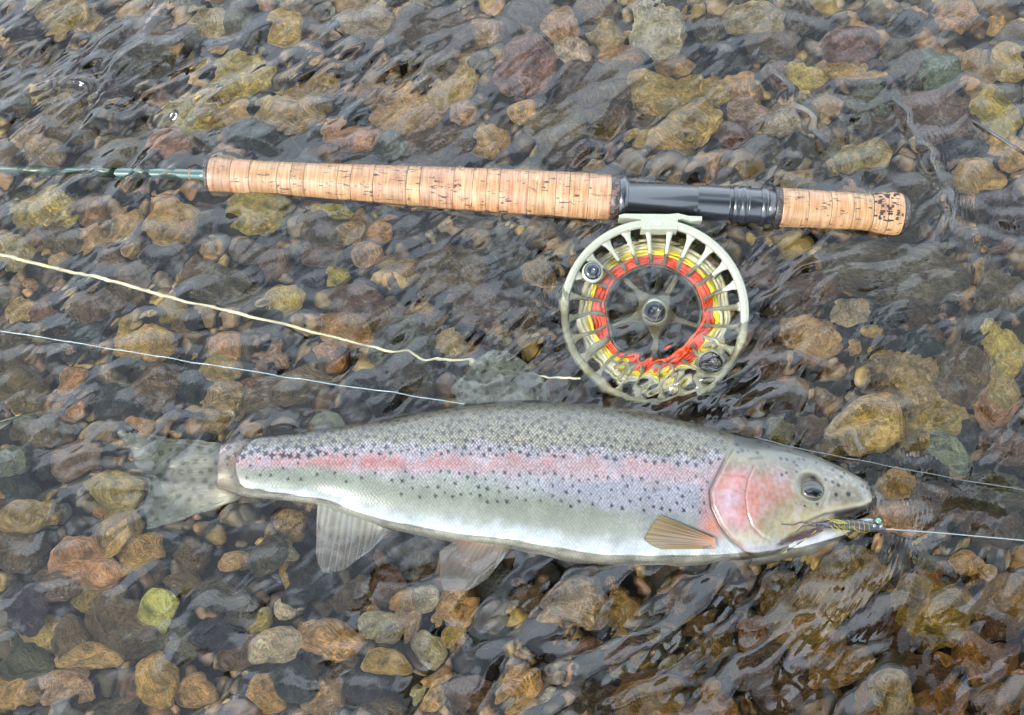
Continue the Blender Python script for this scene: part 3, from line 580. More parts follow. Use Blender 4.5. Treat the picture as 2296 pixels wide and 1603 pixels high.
ob('frame_ring', mesh('frame_ring', *lathe_z([(205*U, -.024), (214*U, -.0235), (216*U, -.026), (214*U, -.029), (200*U, -.029), (196*U, -.026)], 128)), m_alud, reel)
bp2 = []
for i in range(16):                                   # back plate: spokes between rings
    a = i*math.pi/8+.1; bp2.append(tube([pt(40*U, a, -.027), pt(120*U, a+.1, -.027), pt(202*U, a+.05, -.0265)], [.0028, .0016, .0032], 8))
bp2.append(lathe_z([(20*U, -.025), (52*U, -.025), (52*U, -.029), (20*U, -.029)], 48)); bp2.append(lathe_z([(118*U, -.0255), (134*U, -.0255), (134*U, -.0285), (118*U, -.0285)], 64))
ob('back_plate', mesh('back_plate', *join(bp2)), m_alud, reel)
for a in (0.7, 2.6, 3.7, 5.6):
    ob('frame_pillar', mesh('frame_pillar', *tube([pt(209*U, a, -.006), pt(209*U, a, -.0245)], .0022, 14)), m_alud, reel)
NS = 24
for i in range(NS):
    a = math.pi/2+0.06+i*2*math.pi/NS
    if abs((a-rad(147)+math.pi) % (2*math.pi)-math.pi) < 0.10: continue
    rs_ = np.linspace(198, 116, 14); P = [pt(r_*U, a-0.04*((198-r_)/82), -.0014-.011*((198-r_)/82)**1.3) for r_ in rs_]
    wd = np.interp(rs_, [116, 130, 165, 185, 198], [5.5, 4.6, 4.8, 7.5, 14])*U
    V = []; P = np.array(P)
    for p, w2 in zip(P, wd):
        t = np.array([-math.sin(a), math.cos(a), 0])
        for sx, sz in ((-1, 0), (-.7, .0007), (.7, .0007), (1, 0), (.8, -.0016), (-.8, -.0016)): V.append(p+t*w2*sx+np.array([0, 0, sz]))
    F = [tuple(map(int, f)) for f in grid_faces(len(P), 6, True)]+[(0, 1, 2, 3, 4, 5), tuple(range(len(V)-1, len(V)-7, -1))]
    ob('spoke', mesh('spoke', V, F), m_alu, reel)
ob('spool_arbor', mesh('spool_arbor', *lathe_z([(108*U, -.012), (112*U, -.0122), (112*U, -.0145), (108*U, -.0150), (104*U, -.026), (100*U, -.026), (104*U, -.0135)], 96)), m_alud, reel)
def coil(r0, r1, z0, z1, m, nr, nz, wire, seed):
    r = np.random.default_rng(seed); parts = []
    for j in range(nz):
        for i in range(nr):
            R0 = r0+(r1-r0)*(i+.5)/nr+(j % 2)*wire*.5; z = z0+(z1-z0)*(j+.5)/nz
            ph = r.uniform(0, 6.28, 3); th = np.linspace(0, 2*np.pi, 91); dr = sum(np.sin(k_*th+ph[q])*wire*.22 for q, k_ in enumerate((2, 3, 7)))
            P = np.stack([(R0+dr)*np.cos(th), (R0+dr)*np.sin(th), z+np.sin(5*th+ph[0])*wire*.2], -1); parts.append(tube(P, wire/2, 7, False))
    return join(parts)
ob('red_backing', mesh('red_backing', *coil(114*U, 137*U, -.0225, -.0125, m_red, 6, 5, .0013, 1)), m_red, reel)
ob('yellow_line_coil', mesh('yellow_line_coil', *coil(139*U, 150*U, -.0225, -.0115, m_yel, 2, 5, .0016, 2)), m_yel, reel)
ob('cream_line_coil', mesh('cream_line_coil', *coil(149*U, 172*U, -.0225, -.0120, m_cream, 3, 4, .0023, 3)), m_cream, reel)
# loose turns of line
lp = []
for sd_ in range(3):
    r = np.random.default_rng(40+sd_); a0 = -2.2+sd_*.5; th = np.linspace(a0, a0+2.0, 60); R_ = (135-35*np.sin((th-a0)/2.0*np.pi)+r.uniform(-6, 6))*U
    lp.append(tube(np.stack([R_*np.cos(th), R_*np.sin(th), -.013+.004*np.sin((th-a0)*1.5)], -1), .0011, 8))
ob('loose_red_line', mesh('loose_red_line', *join(lp[:2])), m_red, reel)
hb = ob('hub', mesh('hub', *lathe_z([(2*U, .0008), (26*U, .0012), (30*U, .0002), (38*U, -.004), (42*U, -.020), (2*U, -.020)], 64)), m_alu, reel)
ob('hub_cap', mesh('hub_cap', *lathe_z([(0.1*U, .0024), (22*U, .0024), (24.5*U, .0020), (25.5*U, .0008), (25.5*U, -.001), (.1*U, -.001)], 48)), m_knob, hb)
for i in range(5):
    a = rad(125)+i*2*math.pi/5; P = [pt(r_*U, a+.05*k_, -.0015-.017*k_**1.1) for k_, r_ in ((0, 34), (.3, 55), (.6, 80), (1, 112))]
    V = []
    for p, w2 in zip(np.array(P), (18, 8, 6, 7)):
        t = np.array([-math.sin(a), math.cos(a), 0])*w2*U
        for sx, sz in ((-1, 0), (-.6, .0008), (.6, .0008), (1, 0), (.8, -.0018), (-.8, -.0018)): V.append(p+t*sx+np.array([0, 0, sz]))
    ob('hub_arm', mesh('hub_arm', V, [tuple(map(int, f)) for f in grid_faces(4, 6, True)]+[(5, 4, 3, 2, 1, 0)]), m_alu, reel)
def knob(a, r_, rad_px, h):
    c = pt(r_*U, a, 0); base = lathe_z([(.1*U, -.004), (rad_px*1.22*U, -.004), (rad_px*1.22*U, -.0006), (rad_px*1.1*U, .0004), (.1*U, .0004)], 40); 
    bse = ob('knob_mount', mesh('knob_mount', base[0]+np.array(c), base[1]), m_alu, reel)
    V, F = lathe_z([(.1*U, h), (rad_px*.6*U, h), (rad_px*.93*U, h*.86), (rad_px*U, h*.6), (rad_px*.88*U, h*.3), (rad_px*.8*U, .0006), (.1*U, .0006)], 48)
    ob('handle_knob', mesh('handle_knob', V+np.array(c), F), m_knob, bse)
knob(rad(146), 168, 20, .0065); knob(rad(-44), 172, 27, .004)
# foot clamped against the seat
def extrude(poly_px, z0, z1, root_o=None, zf_=None):
    P0 = [at(x, y, z0) for x, y in poly_px]; n_ = len(P0); V = []
    for p in P0: V.append(p)
    for p in P0: V.append(np.array([p[0], p[1], z1]))
    F = [tuple(range(n_))[::-1], tuple(range(n_, 2*n_))]+[(i, (i+1) % n_, n_+(i+1) % n_, n_+i) for i in range(n_)]
    return V, F
Mi = (Matrix.Translation(reel.location) @ reel.rotation_euler.to_matrix().to_4x4()).inverted()
def reloc(V): return [tuple(Mi @ Vector(map(float, v))) for v in V]
ft = [(1388, 482), (1400, 479), (1500, 480), (1520, 478), (1545, 484), (1574, 485), (1574, 494), (1550, 496), (1530, 490), (1520, 492), (1519, 514), (1438, 514), (1438, 492), (1410, 488), (1389, 488)]
V, F = extrude(ft, .0125, .0045)
foot = ob('reel_foot', mesh('reel_foot', reloc(V), F, smooth=False), m_alu, reel)
m_let = plain('white_print', A(244, 244, 236, 0.5), 0.5)
tc_ = bpy.data.curves.new('lettering', 'FONT'); tc_.body = 'rise'; tc_.size = 17*U; tc_.extrude = .00006; tc_.materials.append(m_let)
_t0 = bpy.data.objects.new('lettering_source', tc_); lme = bpy.data.meshes.new_from_object(_t0); bpy.data.objects.remove(_t0); lme.name = 'lettering'
let = ob('lettering', lme, None, foot)
lp_ = at(1457, 503, .0127); let.matrix_parent_inverse = Matrix.Identity(4); let.matrix_basis = Mi @ Matrix.Translation(Vector(map(float, lp_)))
m_green = plain('green_thread', A(110, 190, 60), 0.5)
for k_, pp in enumerate(([(1418, 533, .0), (1432, 543, -.004), (1445, 556, -.008)], [(1500, 557, -.006), (1530, 550, -.002), (1560, 548, .0)], [(1602, 625, -.002), (1612, 615, -.001), (1622, 598, .0)])):
    P = [at(x, y, z) for x, y, z in pp]; V, F = tube(P, .0006, 8)
    o = ob('grass_blade', mesh('grass_blade', V, F), m_green); tag(o, ['short green grass blade caught in the reel left of its top spoke', 'green grass blade caught in the reel right of its top spoke', 'tiny green grass blade caught by the right side of the reel'][k_], 'grass blade')

# ------------------------------------------------------------------ TROUT
def fish_mat():
    m, n, b = mat('trout_skin'); b.inputs['Roughness'].default_value = 0.32; b.inputs['Specular IOR Level'].default_value = 0.6
    b.inputs['Coat Weight'].default_value = 0.18; b.inputs['Coat Roughness'].default_value = 0.12
    c = N(n, 'ShaderNodeVertexColor', layer_name='Col'); uv = N(n, 'ShaderNodeUVMap', uv_map='UVMap'); at1 = N(n, 'ShaderNodeAttribute', attribute_name='scale')
    mp = N(n, 'ShaderNodeMapping'); mp.inputs['Rotation'].default_value = (0, 0, rad(45)); mp.inputs['Scale'].default_value = (1, 1, 1); n.links.new(uv.outputs[0], mp.inputs['Vector'])
    vo = N(n, 'ShaderNodeTexVoronoi', Scale=1.0, Randomness=0.38); vo.voronoi_dimensions = '2D'; n.links.new(mp.outputs[0], vo.inputs['Vector'])
    r = N(n, 'ShaderNodeMapRange'); r.inputs[1].default_value = .18; r.inputs[2].default_value = .62; r.inputs[3].default_value = 1.0; r.inputs[4].default_value = 0.0; n.links.new(vo.outputs['Distance'], r.inputs[0])
    # scale centres pale, rims dark, by the strength stored on the skin
    r2 = N(n, 'ShaderNodeMapRange'); r2.inputs[3].default_value = 0.38; r2.inputs[4].default_value = 1.6; n.links.new(r.outputs[0], r2.inputs[0])
    mx = N(n, 'ShaderNodeMix'); mx.inputs[2].default_value = 1.0; n.links.new(at1.outputs['Fac'], mx.inputs[0]); n.links.new(r2.outputs[0], mx.inputs[3])
    no = N(n, 'ShaderNodeTexNoise', Scale=90.0, Detail=6.0, Roughness=.7); tx = N(n, 'ShaderNodeTexCoord'); n.links.new(tx.outputs['Object'], no.inputs['Vector'])
    r3 = N(n, 'ShaderNodeMapRange'); r3.inputs[1].default_value = .3; r3.inputs[2].default_value = .7; r3.inputs[3].default_value = .74; r3.inputs[4].default_value = 1.22; n.links.new(no.outputs['Fac'], r3.inputs[0])
    sv = N(n, 'ShaderNodeSeparateColor'); n.links.new(vo.outputs['Color'], sv.inputs[0]); r5 = N(n, 'ShaderNodeMapRange'); r5.inputs[3].default_value = .74; r5.inputs[4].default_value = 1.26; n.links.new(sv.outputs[0], r5.inputs[0])
    mq = N(n, 'ShaderNodeMix'); mq.inputs[2].default_value = 1.0; n.links.new(at1.outputs['Fac'], mq.inputs[0]); n.links.new(r5.outputs[0], mq.inputs[3])
    mr = N(n, 'ShaderNodeMath', operation='MULTIPLY'); n.links.new(mx.outputs[0], mr.inputs[0]); n.links.new(mq.outputs[0], mr.inputs[1])
    mu = N(n, 'ShaderNodeMath', operation='MULTIPLY'); n.links.new(mr.outputs[0], mu.inputs[0]); n.links.new(r3.outputs[0], mu.inputs[1])
    v = N(n, 'ShaderNodeVectorMath', operation='SCALE'); n.links.new(c.outputs[0], v.inputs[0]); n.links.new(mu.outputs[0], v.inputs['Scale']); n.links.new(v.outputs[0], b.inputs['Base Color'])
    hm = N(n, 'ShaderNodeMath', operation='MULTIPLY'); n.links.new(r.outputs[0], hm.inputs[0]); n.links.new(at1.outputs['Fac'], hm.inputs[1])
    bp = N(n, 'ShaderNodeBump', Strength=0.55, Distance=0.0003); n.links.new(hm.outputs[0], bp.inputs['Height']); n.links.new(bp.outputs[0], b.inputs['Normal'])
    return m
m_skin = fish_mat()
FC = at(1250, 1085, -0.018)
fish = thing('rainbow_trout', 'rainbow trout with pink stripe and black spots lying on its side in the shallow river', 'fish', tuple(FC))
NU, NV = 720, 250
u = np.linspace(0, 1, NU); Xs = f_x[0]+(f_x[-1]-f_x[0])*(1-(1-u)**1.12)
tp, bt, th_, zt = fish_prof(Xs)
q = np.linspace(0, 1, NV, endpoint=False)
# denser on the upper side
ang = np.where(q < 0.68, q/0.68*np.pi, np.pi+(q-0.68)/0.32*np.pi)
cA, sA = np.cos(ang), np.sin(ang)
sy = np.sign(cA)*np.abs(cA)**(2/EXPN); sz = np.sign(sA)*np.abs(sA)**(2/EXPN)
XX = np.repeat(Xs[:, None], NV, 1); cY = (tp+bt)/2; hY = (bt-tp)/2
YY = cY[:, None]-sy[None]*hY[:, None]                   # picture units: back edge = small
upper = sz[None] >= -1e-6
def head_relief(X, Y):
    """rise of the head plates, metres"""
    op = [(1640, 1030), (1622, 1058), (1600, 1096), (1584, 1125), (1586, 1157), (1604, 1194), (1629, 1221), (1663, 1243), (1700, 1256)]
    d, s, t = poly_dist(X, Y, op); z = np.where(s < 0, 1, 0)*sstep(0, 7, d)*(1-sstep(40, 130, d))*0.0017*sstep(1005, 1050, Y)
    z -= 0.0010*np.exp(-(d/3.0)**2)*sstep(1030, 1060, Y)
    pre = [(1684, 1074), (1669, 1101), (1661, 1135), (1664, 1169), (1674, 1196), (1694, 1213), (1725, 1225)]
    d, s, t = poly_dist(X, Y, pre); z -= 0.0006*np.exp(-(d/2.2)**2); z += np.where(s < 0, 1, 0)*0.0006*np.exp(-(d/14)**2)
    d = np.hypot((X-1810)/1.05, (Y-1110)); z += 0.0016*np.exp(-((d-33)/9)**2)*0.25-0.0010*(1-sstep(20, 34, d))
    mx_ = [(1795, 1178), (1838, 1160), (1874, 1152), (1923, 1140), (1953, 1128)]
    d, s, t = poly_dist(X, Y, mx_); z += 0.0005*np.exp(-(d/8)**2)
    return z
SW = np.clip((sz+0.0), 0, 1)[None]
ctr = np.array([at(x, y, 0) for x, y in zip(Xs, cY)]); scl = PX*1.0
VV = np.zeros((NU, NV, 3)); zc = zt-th_
VV[..., 0] = ctr[:, 0][:, None]
VV[..., 1] = ctr[:, 1][:, None]+sy[None]*hY[:, None]*scl*1.03+zc[:, None]*(-0.32)
VV[..., 2] = zc[:, None]+sz[None]*th_[:, None]+head_relief(XX, YY)*SW
# gentle folds along the flank
VV[..., 2] += SW*(0.0006*np.sin((XX-1200)/60)*np.exp(-((YY-1060)/40)**2)-0.0010*np.exp(-((XX-1095)/45)**2-((YY-1052-(XX-1095)*.12)/5)**2))
# ---- colours, laid on the skin
def C(r, g, b_, k=1.0): return lin((r, g, b_))*K*k
V_ = np.clip((YY-tp[:, None])/(bt-tp)[:, None], 0, 1)
strY = np.interp(XX, [500, 650, 900, 1150, 1400, 1620], [1052, 1052, 1056, 1064, 1076, 1090]); dS = YY-strY
col = np.zeros((NU, NV, 3))
def blend(mask, c): 
    global col
    col = col*(1-mask[..., None])+np.asarray(c)[None, None]*mask[..., None]
nz = np.array([[0.0]])
rn = sampler(fft_field(512, 1200.0, 20, 160, 0, 3.0, 21)*1.0, 1200.0); nz = rn(XX, YY); nz /= nz.std()
rn2 = sampler(fft_field(512, 400.0, 5, 30, 0, 3.0, 22), 400.0); nz2 = rn2(XX, YY); nz2 /= nz2.std()
col[:] = C(98, 94, 68)
Vn = V_+nz*.015
blend(sstep(.0, .16, Vn), C(130, 124, 96)); blend(sstep(.16, .32, Vn), C(156, 148, 122))
lil = sstep(-48, -30, dS+nz*5); blend(lil, C(176, 172, 178))
blend(sstep(-30, -14, dS+nz*4), C(196, 180, 184))
pk = np.exp(-(np.abs(dS-2+nz*5+nz2*2)/21)**1.7); pk *= np.interp(XX, [500, 560, 700, 900, 1100, 1250, 1500, 1600], [.6, .6, .8, .95, .85, .7, .5, .4])*(.72+.30*nz+.22*nz2); blend(np.clip(pk, 0, 1)*.9, C(214, 152, 144))
blend(np.exp(-((XX-850)/200)**2)*np.exp(-((dS-2+nz2*4)/10)**2)*np.clip(.5+.4*nz, 0, .8), C(200, 116, 98))
low = sstep(20, 38, dS+nz*4); blend(low, C(178, 178, 186)); blend(low*(1-sstep(1000, 1300, XX))*.8, C(176, 182, 160))
gb = sstep(.60, .74, Vn-0.08*sstep(1200, 1600, XX)+0.10*(1-sstep(700, 1000, XX))); blend(gb, C(156, 162, 140)); blend(gb*sstep(1300, 1500, XX)*.5, C(186, 190, 186))
blend(sstep(.84, .93, Vn), C(208, 214, 212, 1.1)); blend(sstep(.93, .985, Vn), C(226, 230, 230, 2.0))
# tail stub, pinkish and worn
blend((1-sstep(505, 575, XX+nz*8))*.6, C(196, 158, 150)); 
scale = np.ones((NU, NV))*(1.0-0.5*sstep(-40, -10, dS)-0.30*sstep(.55, .8, Vn))
# head
hd = sstep(-6, 6, XX-np.interp(YY, [980, 1000, 1030, 1058, 1096, 1125, 1157, 1194, 1221, 1243, 1262], [1660, 1652, 1638, 1620, 1600, 1584, 1586, 1604, 1626, 1650, 1670])+nz*2)
scale *= 1-sstep(.2, .8, sstep(-22, 2, XX-np.interp(YY, [980, 1000, 1030, 1058, 1096, 1125, 1157, 1194, 1221, 1243, 1262], [1690, 1670, 1645, 1620, 1600, 1584, 1586, 1604, 1626, 1650, 1670])))
blend(hd, C(128, 128, 108)); blend(hd*sstep(1050, 1110, YY+nz*5), C(156, 154, 128)); blend(hd*(1-sstep(995, 1060, YY+nz*4)), C(100, 106, 102)); blend(hd*sstep(1850, 1930, XX)*.5, C(112, 112, 86))
blend(hd*sstep(1150, 1200, YY+nz*3)*(1-.4*sstep(1800, 1900, XX)), C(196, 188, 152)); 
ck = np.exp(-(((XX-1645)/64)**2+((YY-1140)/62)**2)**2.2)*hd; blend(np.clip(ck, 0, 1), C(240, 138, 128, 1.15))
ck2 = np.exp(-(((XX-1722)/48)**2+((YY-1118)/42)**2)**1.6)*hd; blend(ck2*.85, C(226, 146, 124))
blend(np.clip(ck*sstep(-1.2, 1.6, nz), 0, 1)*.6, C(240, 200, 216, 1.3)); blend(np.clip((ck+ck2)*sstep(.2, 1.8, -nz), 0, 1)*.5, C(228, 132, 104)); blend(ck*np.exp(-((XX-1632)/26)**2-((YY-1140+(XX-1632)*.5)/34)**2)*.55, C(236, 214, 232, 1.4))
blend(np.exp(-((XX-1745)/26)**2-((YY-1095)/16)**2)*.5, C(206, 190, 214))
blend(hd*np.exp(-((XX-1775)/55)**2-((YY-1180)/34)**2)*.8, C(214, 200, 140))
blend(hd*sstep(1218, 1236, YY+nz*1.5+(XX-1700)*.12), C(216, 222, 228))
blend(hd*np.exp(-((XX-1660)/60)**2-((YY-1052)/16)**2)*.5, C(196, 190, 130))
# behind the gill: orange flush
blend(np.exp(-((XX-1588)/26)**2-((YY-1195)/28)**2)*(1-hd)*.85, C(232, 130, 96)); blend(np.exp(-((XX-1575)/14)**2-((YY-1150)/45)**2)*(1-hd)*.6, C(224, 160, 150))
def line(pts, w2, c, a=1.0):
    d, s, t = poly_dist(XX, YY, pts); blend(a*np.exp(-(d/w2)**2)*upper, c)
opl = [(1622, 1058), (1600, 1096), (1584, 1125), (1586, 1157), (1604, 1194), (1629, 1221), (1663, 1243), (1700, 1254)]
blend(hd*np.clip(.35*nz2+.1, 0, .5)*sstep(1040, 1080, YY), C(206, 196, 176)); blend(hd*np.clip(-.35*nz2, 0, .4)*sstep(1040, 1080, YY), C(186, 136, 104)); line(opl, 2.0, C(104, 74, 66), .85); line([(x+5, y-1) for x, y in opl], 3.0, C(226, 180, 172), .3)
prl = [(1684, 1074), (1669, 1101), (1661, 1135), (1664, 1169), (1674, 1196), (1694, 1213)]
line(prl, 1.8, C(170, 110, 90), .9); line([(x+4, y) for x, y in prl], 2.6, C(230, 180, 156), .25)
line([(1610, 1092), (1662, 1095)], 1.5, C(214, 110, 90), .7); line([(1632, 1122), (1655, 1131)], 1.6, C(226, 120, 90), .7); line([(1700, 1052), (1705, 1050)], 5, C(110, 104, 70), .8); line([(1676, 1056), (1704, 1051)], 3, C(106, 100, 66), .9)
# eye socket, upper lip, bony lip plate
dE = np.hypot((XX-1809)/1.03, YY-1109); blend(np.exp(-((dE-34)/5)**2)*.6, C(180, 184, 150)); blend(1-sstep(24, 33, dE), C(104, 92, 66)); blend((np.exp(-((dE-24)/6)**2))*sstep(1100, 1125, YY)*.8, C(190, 184, 110))
lip = [(1795, 1182), (1838, 1163), (1874, 1156), (1923, 1144), (1953, 1130)]
line([(x, y-7) for x, y in lip], 5, C(216, 206, 160), .9); line(lip, 2.4, C(92, 60, 50), .8); line([(1866, 1160), (1905, 1153), (1935, 1147), (1954, 1140)], 6, C(30, 22, 20), .95)
line([(1852, 1118), (1838, 1146), (1846, 1150)], 3, C(206, 206, 190), .8); line([(1790, 1150), (1770, 1165), (1786, 1185)], 5, C(214, 196, 196), .6); line([(1845, 1150), (1872, 1138)], 5, C(206, 190, 170), .7)
# spots
SP = []
r = np.random.default_rng(5)
def too(x, y, d, P): return any((x-a)**2+(y-b_)**2 < d*d for a, b_, *_ in P)
for _ in range(9000):
    x = r.uniform(505, 1625); t_, b2, _a, _b2 = fish_prof(x); v = r.uniform(0.02, .80); y = t_+(b2-t_)*v; dy = y-np.interp(x, [500, 650, 900, 1150, 1400, 1620], [1052, 1052, 1056, 1064, 1076, 1090])
    tail = 1-float(sstep(620, 900, x))
    if dy < -16: sp_, pr, sz_ = 15.5-1*tail, 1, r.uniform(3.8, 6.2)+2.2*tail
    elif dy < 18: sp_, pr, sz_ = 60-36*tail, .3, 3.6
    elif dy < 85 and x > 900: sp_, pr, sz_ = 17.5, .9*float(sstep(900, 1150, x))*.9+.12, r.uniform(3.0, 4.8)
    elif dy < 45: sp_, pr, sz_ = 24, .5+.4*tail, 4.0
    else: sp_, pr, sz_ = 80, .1, 3.0
    if v > .75 or x > np.interp(y, [980, 1000, 1030, 1058, 1096, 1125, 1157, 1194], [1645, 1640, 1628, 1610, 1590, 1574, 1576, 1594]): continue
    if r.uniform() < pr and not too(x, y, sp_, SP): SP.append((x, y, sz_, r.uniform(0, 6.28), 1))
for zx, zy, s_ in [(700,300,5),(735,357,6),(695,377,4.5),(875,375,5.5),(1090,415,5),(1145,420,5),(1210,440,4.5),(1230,470,4),(1260,405,4),(1305,405,4.5),(1125,545,3.6),(1080,565,4),(1220,528,3.6),(1370,583,7.5),(1480,585,4),(1545,600,4.6),(1565,485,4.6),(1595,625,5),(1635,545,5.2),(1565,708,5),(1683,697,6),(1670,510,4),(1830,610,5.5),(1880,625,5),(790,358,3),(915,250,5),(1000,300,3.5),(1180,330,4),(1420,430,4),(1385,800,3.4),(1270,822,2.8)]:
    SP.append((1482+zx/4.077, 948.5+zy/4.077, s_, 0, 0))
SPm = np.zeros((NU, NV))
for (x, y, s_, a, star) in SP:
    i0, i1 = np.searchsorted(Xs, x-12), np.searchsorted(Xs, x+12)
    dx = XX[i0:i1]-x; dy = YY[i0:i1]-y; d = np.hypot(dx, dy); t = np.arctan2(dy, dx)
    rr2 = s_*(1+(.30*np.cos(4*t+a)+.16*np.cos(3*t+2*a) if star else 0)); SPm[i0:i1] = np.maximum(SPm[i0:i1], 1-sstep(.62, 1.1, d/rr2))
SPm *= upper
blend(SPm*.98, C(16, 14, 18)); scale *= 1-.4*SPm
# underside of the fish is white
und = np.clip(-sz, 0, 1)[None]*np.ones((NU, 1)); blend(sstep(.02, .4, und), C(228, 230, 232, 2.3)); scale *= 1-sstep(0, .3, und)
uvs = np.stack([XX/5.7+.25*nz2*.5, YY/6.6+.2*nz], -1).reshape(-1, 2)
Vb = rel(VV.reshape(-1, 3), fish); Fb = grid_faces(NU, NV, True)
# tail-end and snout caps
Vb = np.vstack([Vb, Vb[:NV].mean(0), Vb[(NU-1)*NV:NU*NV].mean(0)]); j = np.arange(NV)
capF = [(int(NU*NV), int((k_+1) % NV), int(k_)) for k_ in j]+[(int(NU*NV+1), int((NU-1)*NV+k_), int((NU-1)*NV+(k_+1) % NV)) for k_ in j]
cols = np.vstack([col.reshape(-1, 3), col[0].mean(0), col[-1].mean(0)]); scs = np.r_[scale.ravel(), 0, 0]; uvs = np.vstack([uvs, uvs[:1], uvs[-1:]])
# the lower jaw grows out of the throat, one skin with the body
jx = np.linspace(1690, 1957, 90); ju = (jx-1690)/(1957-1690)
jtop = np.interp(jx, [1690, 1760, 1800, 1850, 1911, 1945, 1957], [1190, 1186, 1180, 1170, 1163, 1158, 1163]); jbot = np.interp(jx, [1690, 1752, 1825, 1850, 1894, 1930, 1948, 1957], [1256, 1244, 1234, 1219, 1200, 1184, 1175, 1169])
k7 = np.hanning(13); k7 /= k7.sum(); sm = lambda v: np.convolve(np.r_[np.full(6, v[0]), v, np.full(6, v[-1])], k7, 'valid'); jtop, jbot = sm(jtop), sm(jbot)
jt = np.interp(ju, [0, .5, .85, 1], [.016, .013, .009, .003]); jz = np.interp(ju, [0, .3, .6, 1], [-.004, .0012, .0022, .0005]); NJ = 40
ja = np.linspace(0, 2*np.pi, NJ, endpoint=False); jc = (jtop+jbot)/2; jh = (jbot-jtop)/2
JX = np.repeat(jx[:, None], NJ, 1); JY = jc[:, None]-np.cos(ja)[None]*jh[:, None]; JP = np.array([at(x, y, 0) for x, y in zip(jx, jc)])
JV = np.stack([np.repeat(JP[:, 0][:, None], NJ, 1), JP[:, 1][:, None]+np.cos(ja)[None]*jh[:, None]*PX, (jz-jt)[:, None]+np.sign(np.sin(ja))[None]*np.abs(np.sin(ja))[None]**.85*jt[:, None]], -1)
jcol = np.ones((90, NJ, 3))*C(218, 224, 228, 1.5); m1 = np.exp(-((JY-jtop[:, None])/5)**2)[..., None]; jcol = jcol*(1-m1*.3)+C(240, 236, 230)*m1*.3
m2 = (np.exp(-((JX-1790)/45)**2-((JY-1192)/18)**2))[..., None]; jcol = jcol*(1-m2*.85)+C(196, 150, 160)*m2*.85
m3 = (np.exp(-((JX-1880)/50)**2-((JY-1192)/9)**2))[..., None]; jcol = jcol*(1-m3*.6)+C(206, 190, 130)*m3*.6
nb0 = len(Vb); jF = [tuple(map(int, f)) for f in grid_faces(90, NJ, True, nb0)]; jF += [tuple(nb0+89*NJ+k_ for k_ in range(NJ))]
Vb = np.vstack([Vb, rel(JV.reshape(-1, 3), fish)]); cols = np.vstack([cols, jcol.reshape(-1, 3)]); scs = np.r_[scs, np.zeros(90*NJ)]; uvs = np.vstack([uvs, np.zeros((90*NJ, 2))])
allF = [tuple(f) for f in Fb.tolist()]+capF+jF
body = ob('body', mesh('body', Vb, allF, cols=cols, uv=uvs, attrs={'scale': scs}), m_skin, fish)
# mouth lining
m_mouth = plain('mouth_lining', A(70, 44, 44), 0.3, 0, .6)
P = [at(x, y, z) for x, y, z in ((1800, 1178, -.006), (1860, 1164, -.006), (1920, 1153, -.006), (1944, 1148, -.007))]
ob('mouth_lining', mesh('mouth_lining', *(lambda V, F: (rel(V, fish), F))(*tube(P, [.003, .0035, .0032, .002], 12))), m_mouth, body)
# eye
def disc_dome(c, rx, ry, h, z, seg=40, rings=8):
    V = [c+np.array([0, 0, z+h])]; 
    for i in range(1, rings+1):
        t = i/rings*math.pi/2
        for k_ in range(seg): a = k_/seg*2*math.pi; V.append(c+np.array([rx*math.sin(t)*math.cos(a), ry*math.sin(t)*math.sin(a), z+h*math.cos(t)]))
    F = [(0, 1+k_, 1+(k_+1) % seg) for k_ in range(seg)]
    for i in range(rings-1):
        for k_ in range(seg): a = 1+i*seg+k_; b_ = 1+i*seg+(k_+1) % seg; F.append((a, a+seg, b_+seg, b_))
    return V, F
m_pupx = None; i_ = np.searchsorted(Xs, 1811); jj = int(np.argmin(np.abs(YY[i_]-1117)+np.where(sz < 0, 999, 0))); eS = VV[i_, jj]; ec = eS.copy()
m_iris = plain('gold_iris', A(170, 136, 76), 0.5, .1, .1); m_pup = plain('black_pupil', A(14, 18, 24), 0.2, 0, .5); m_eyeb = plain('eye_ball', A(78, 70, 50), 0.4, 0, .2, 0, 300)
eye = ob('eye', mesh('eye', *(lambda V, F: (rel(V, fish), F))(*disc_dome(ec, 27*PX, 24*PX, .0022, -.0002))), m_eyeb, fish)
c2 = ec+np.array([2*PX, -1*PX, 0])
ob('iris', mesh('iris', *(lambda V, F: (rel(V, fish), F))(*disc_dome(c2, 22.5*PX, 14.2*PX, .0012, .0012))), m_iris, eye)
ob('pupil', mesh('pupil', *(lambda V, F: (rel(V, fish), F))(*disc_dome(c2+np.array([.5*PX, 0, 0]), 21.4*PX, 13.0*PX, .0012, .00145))), m_pup, eye)
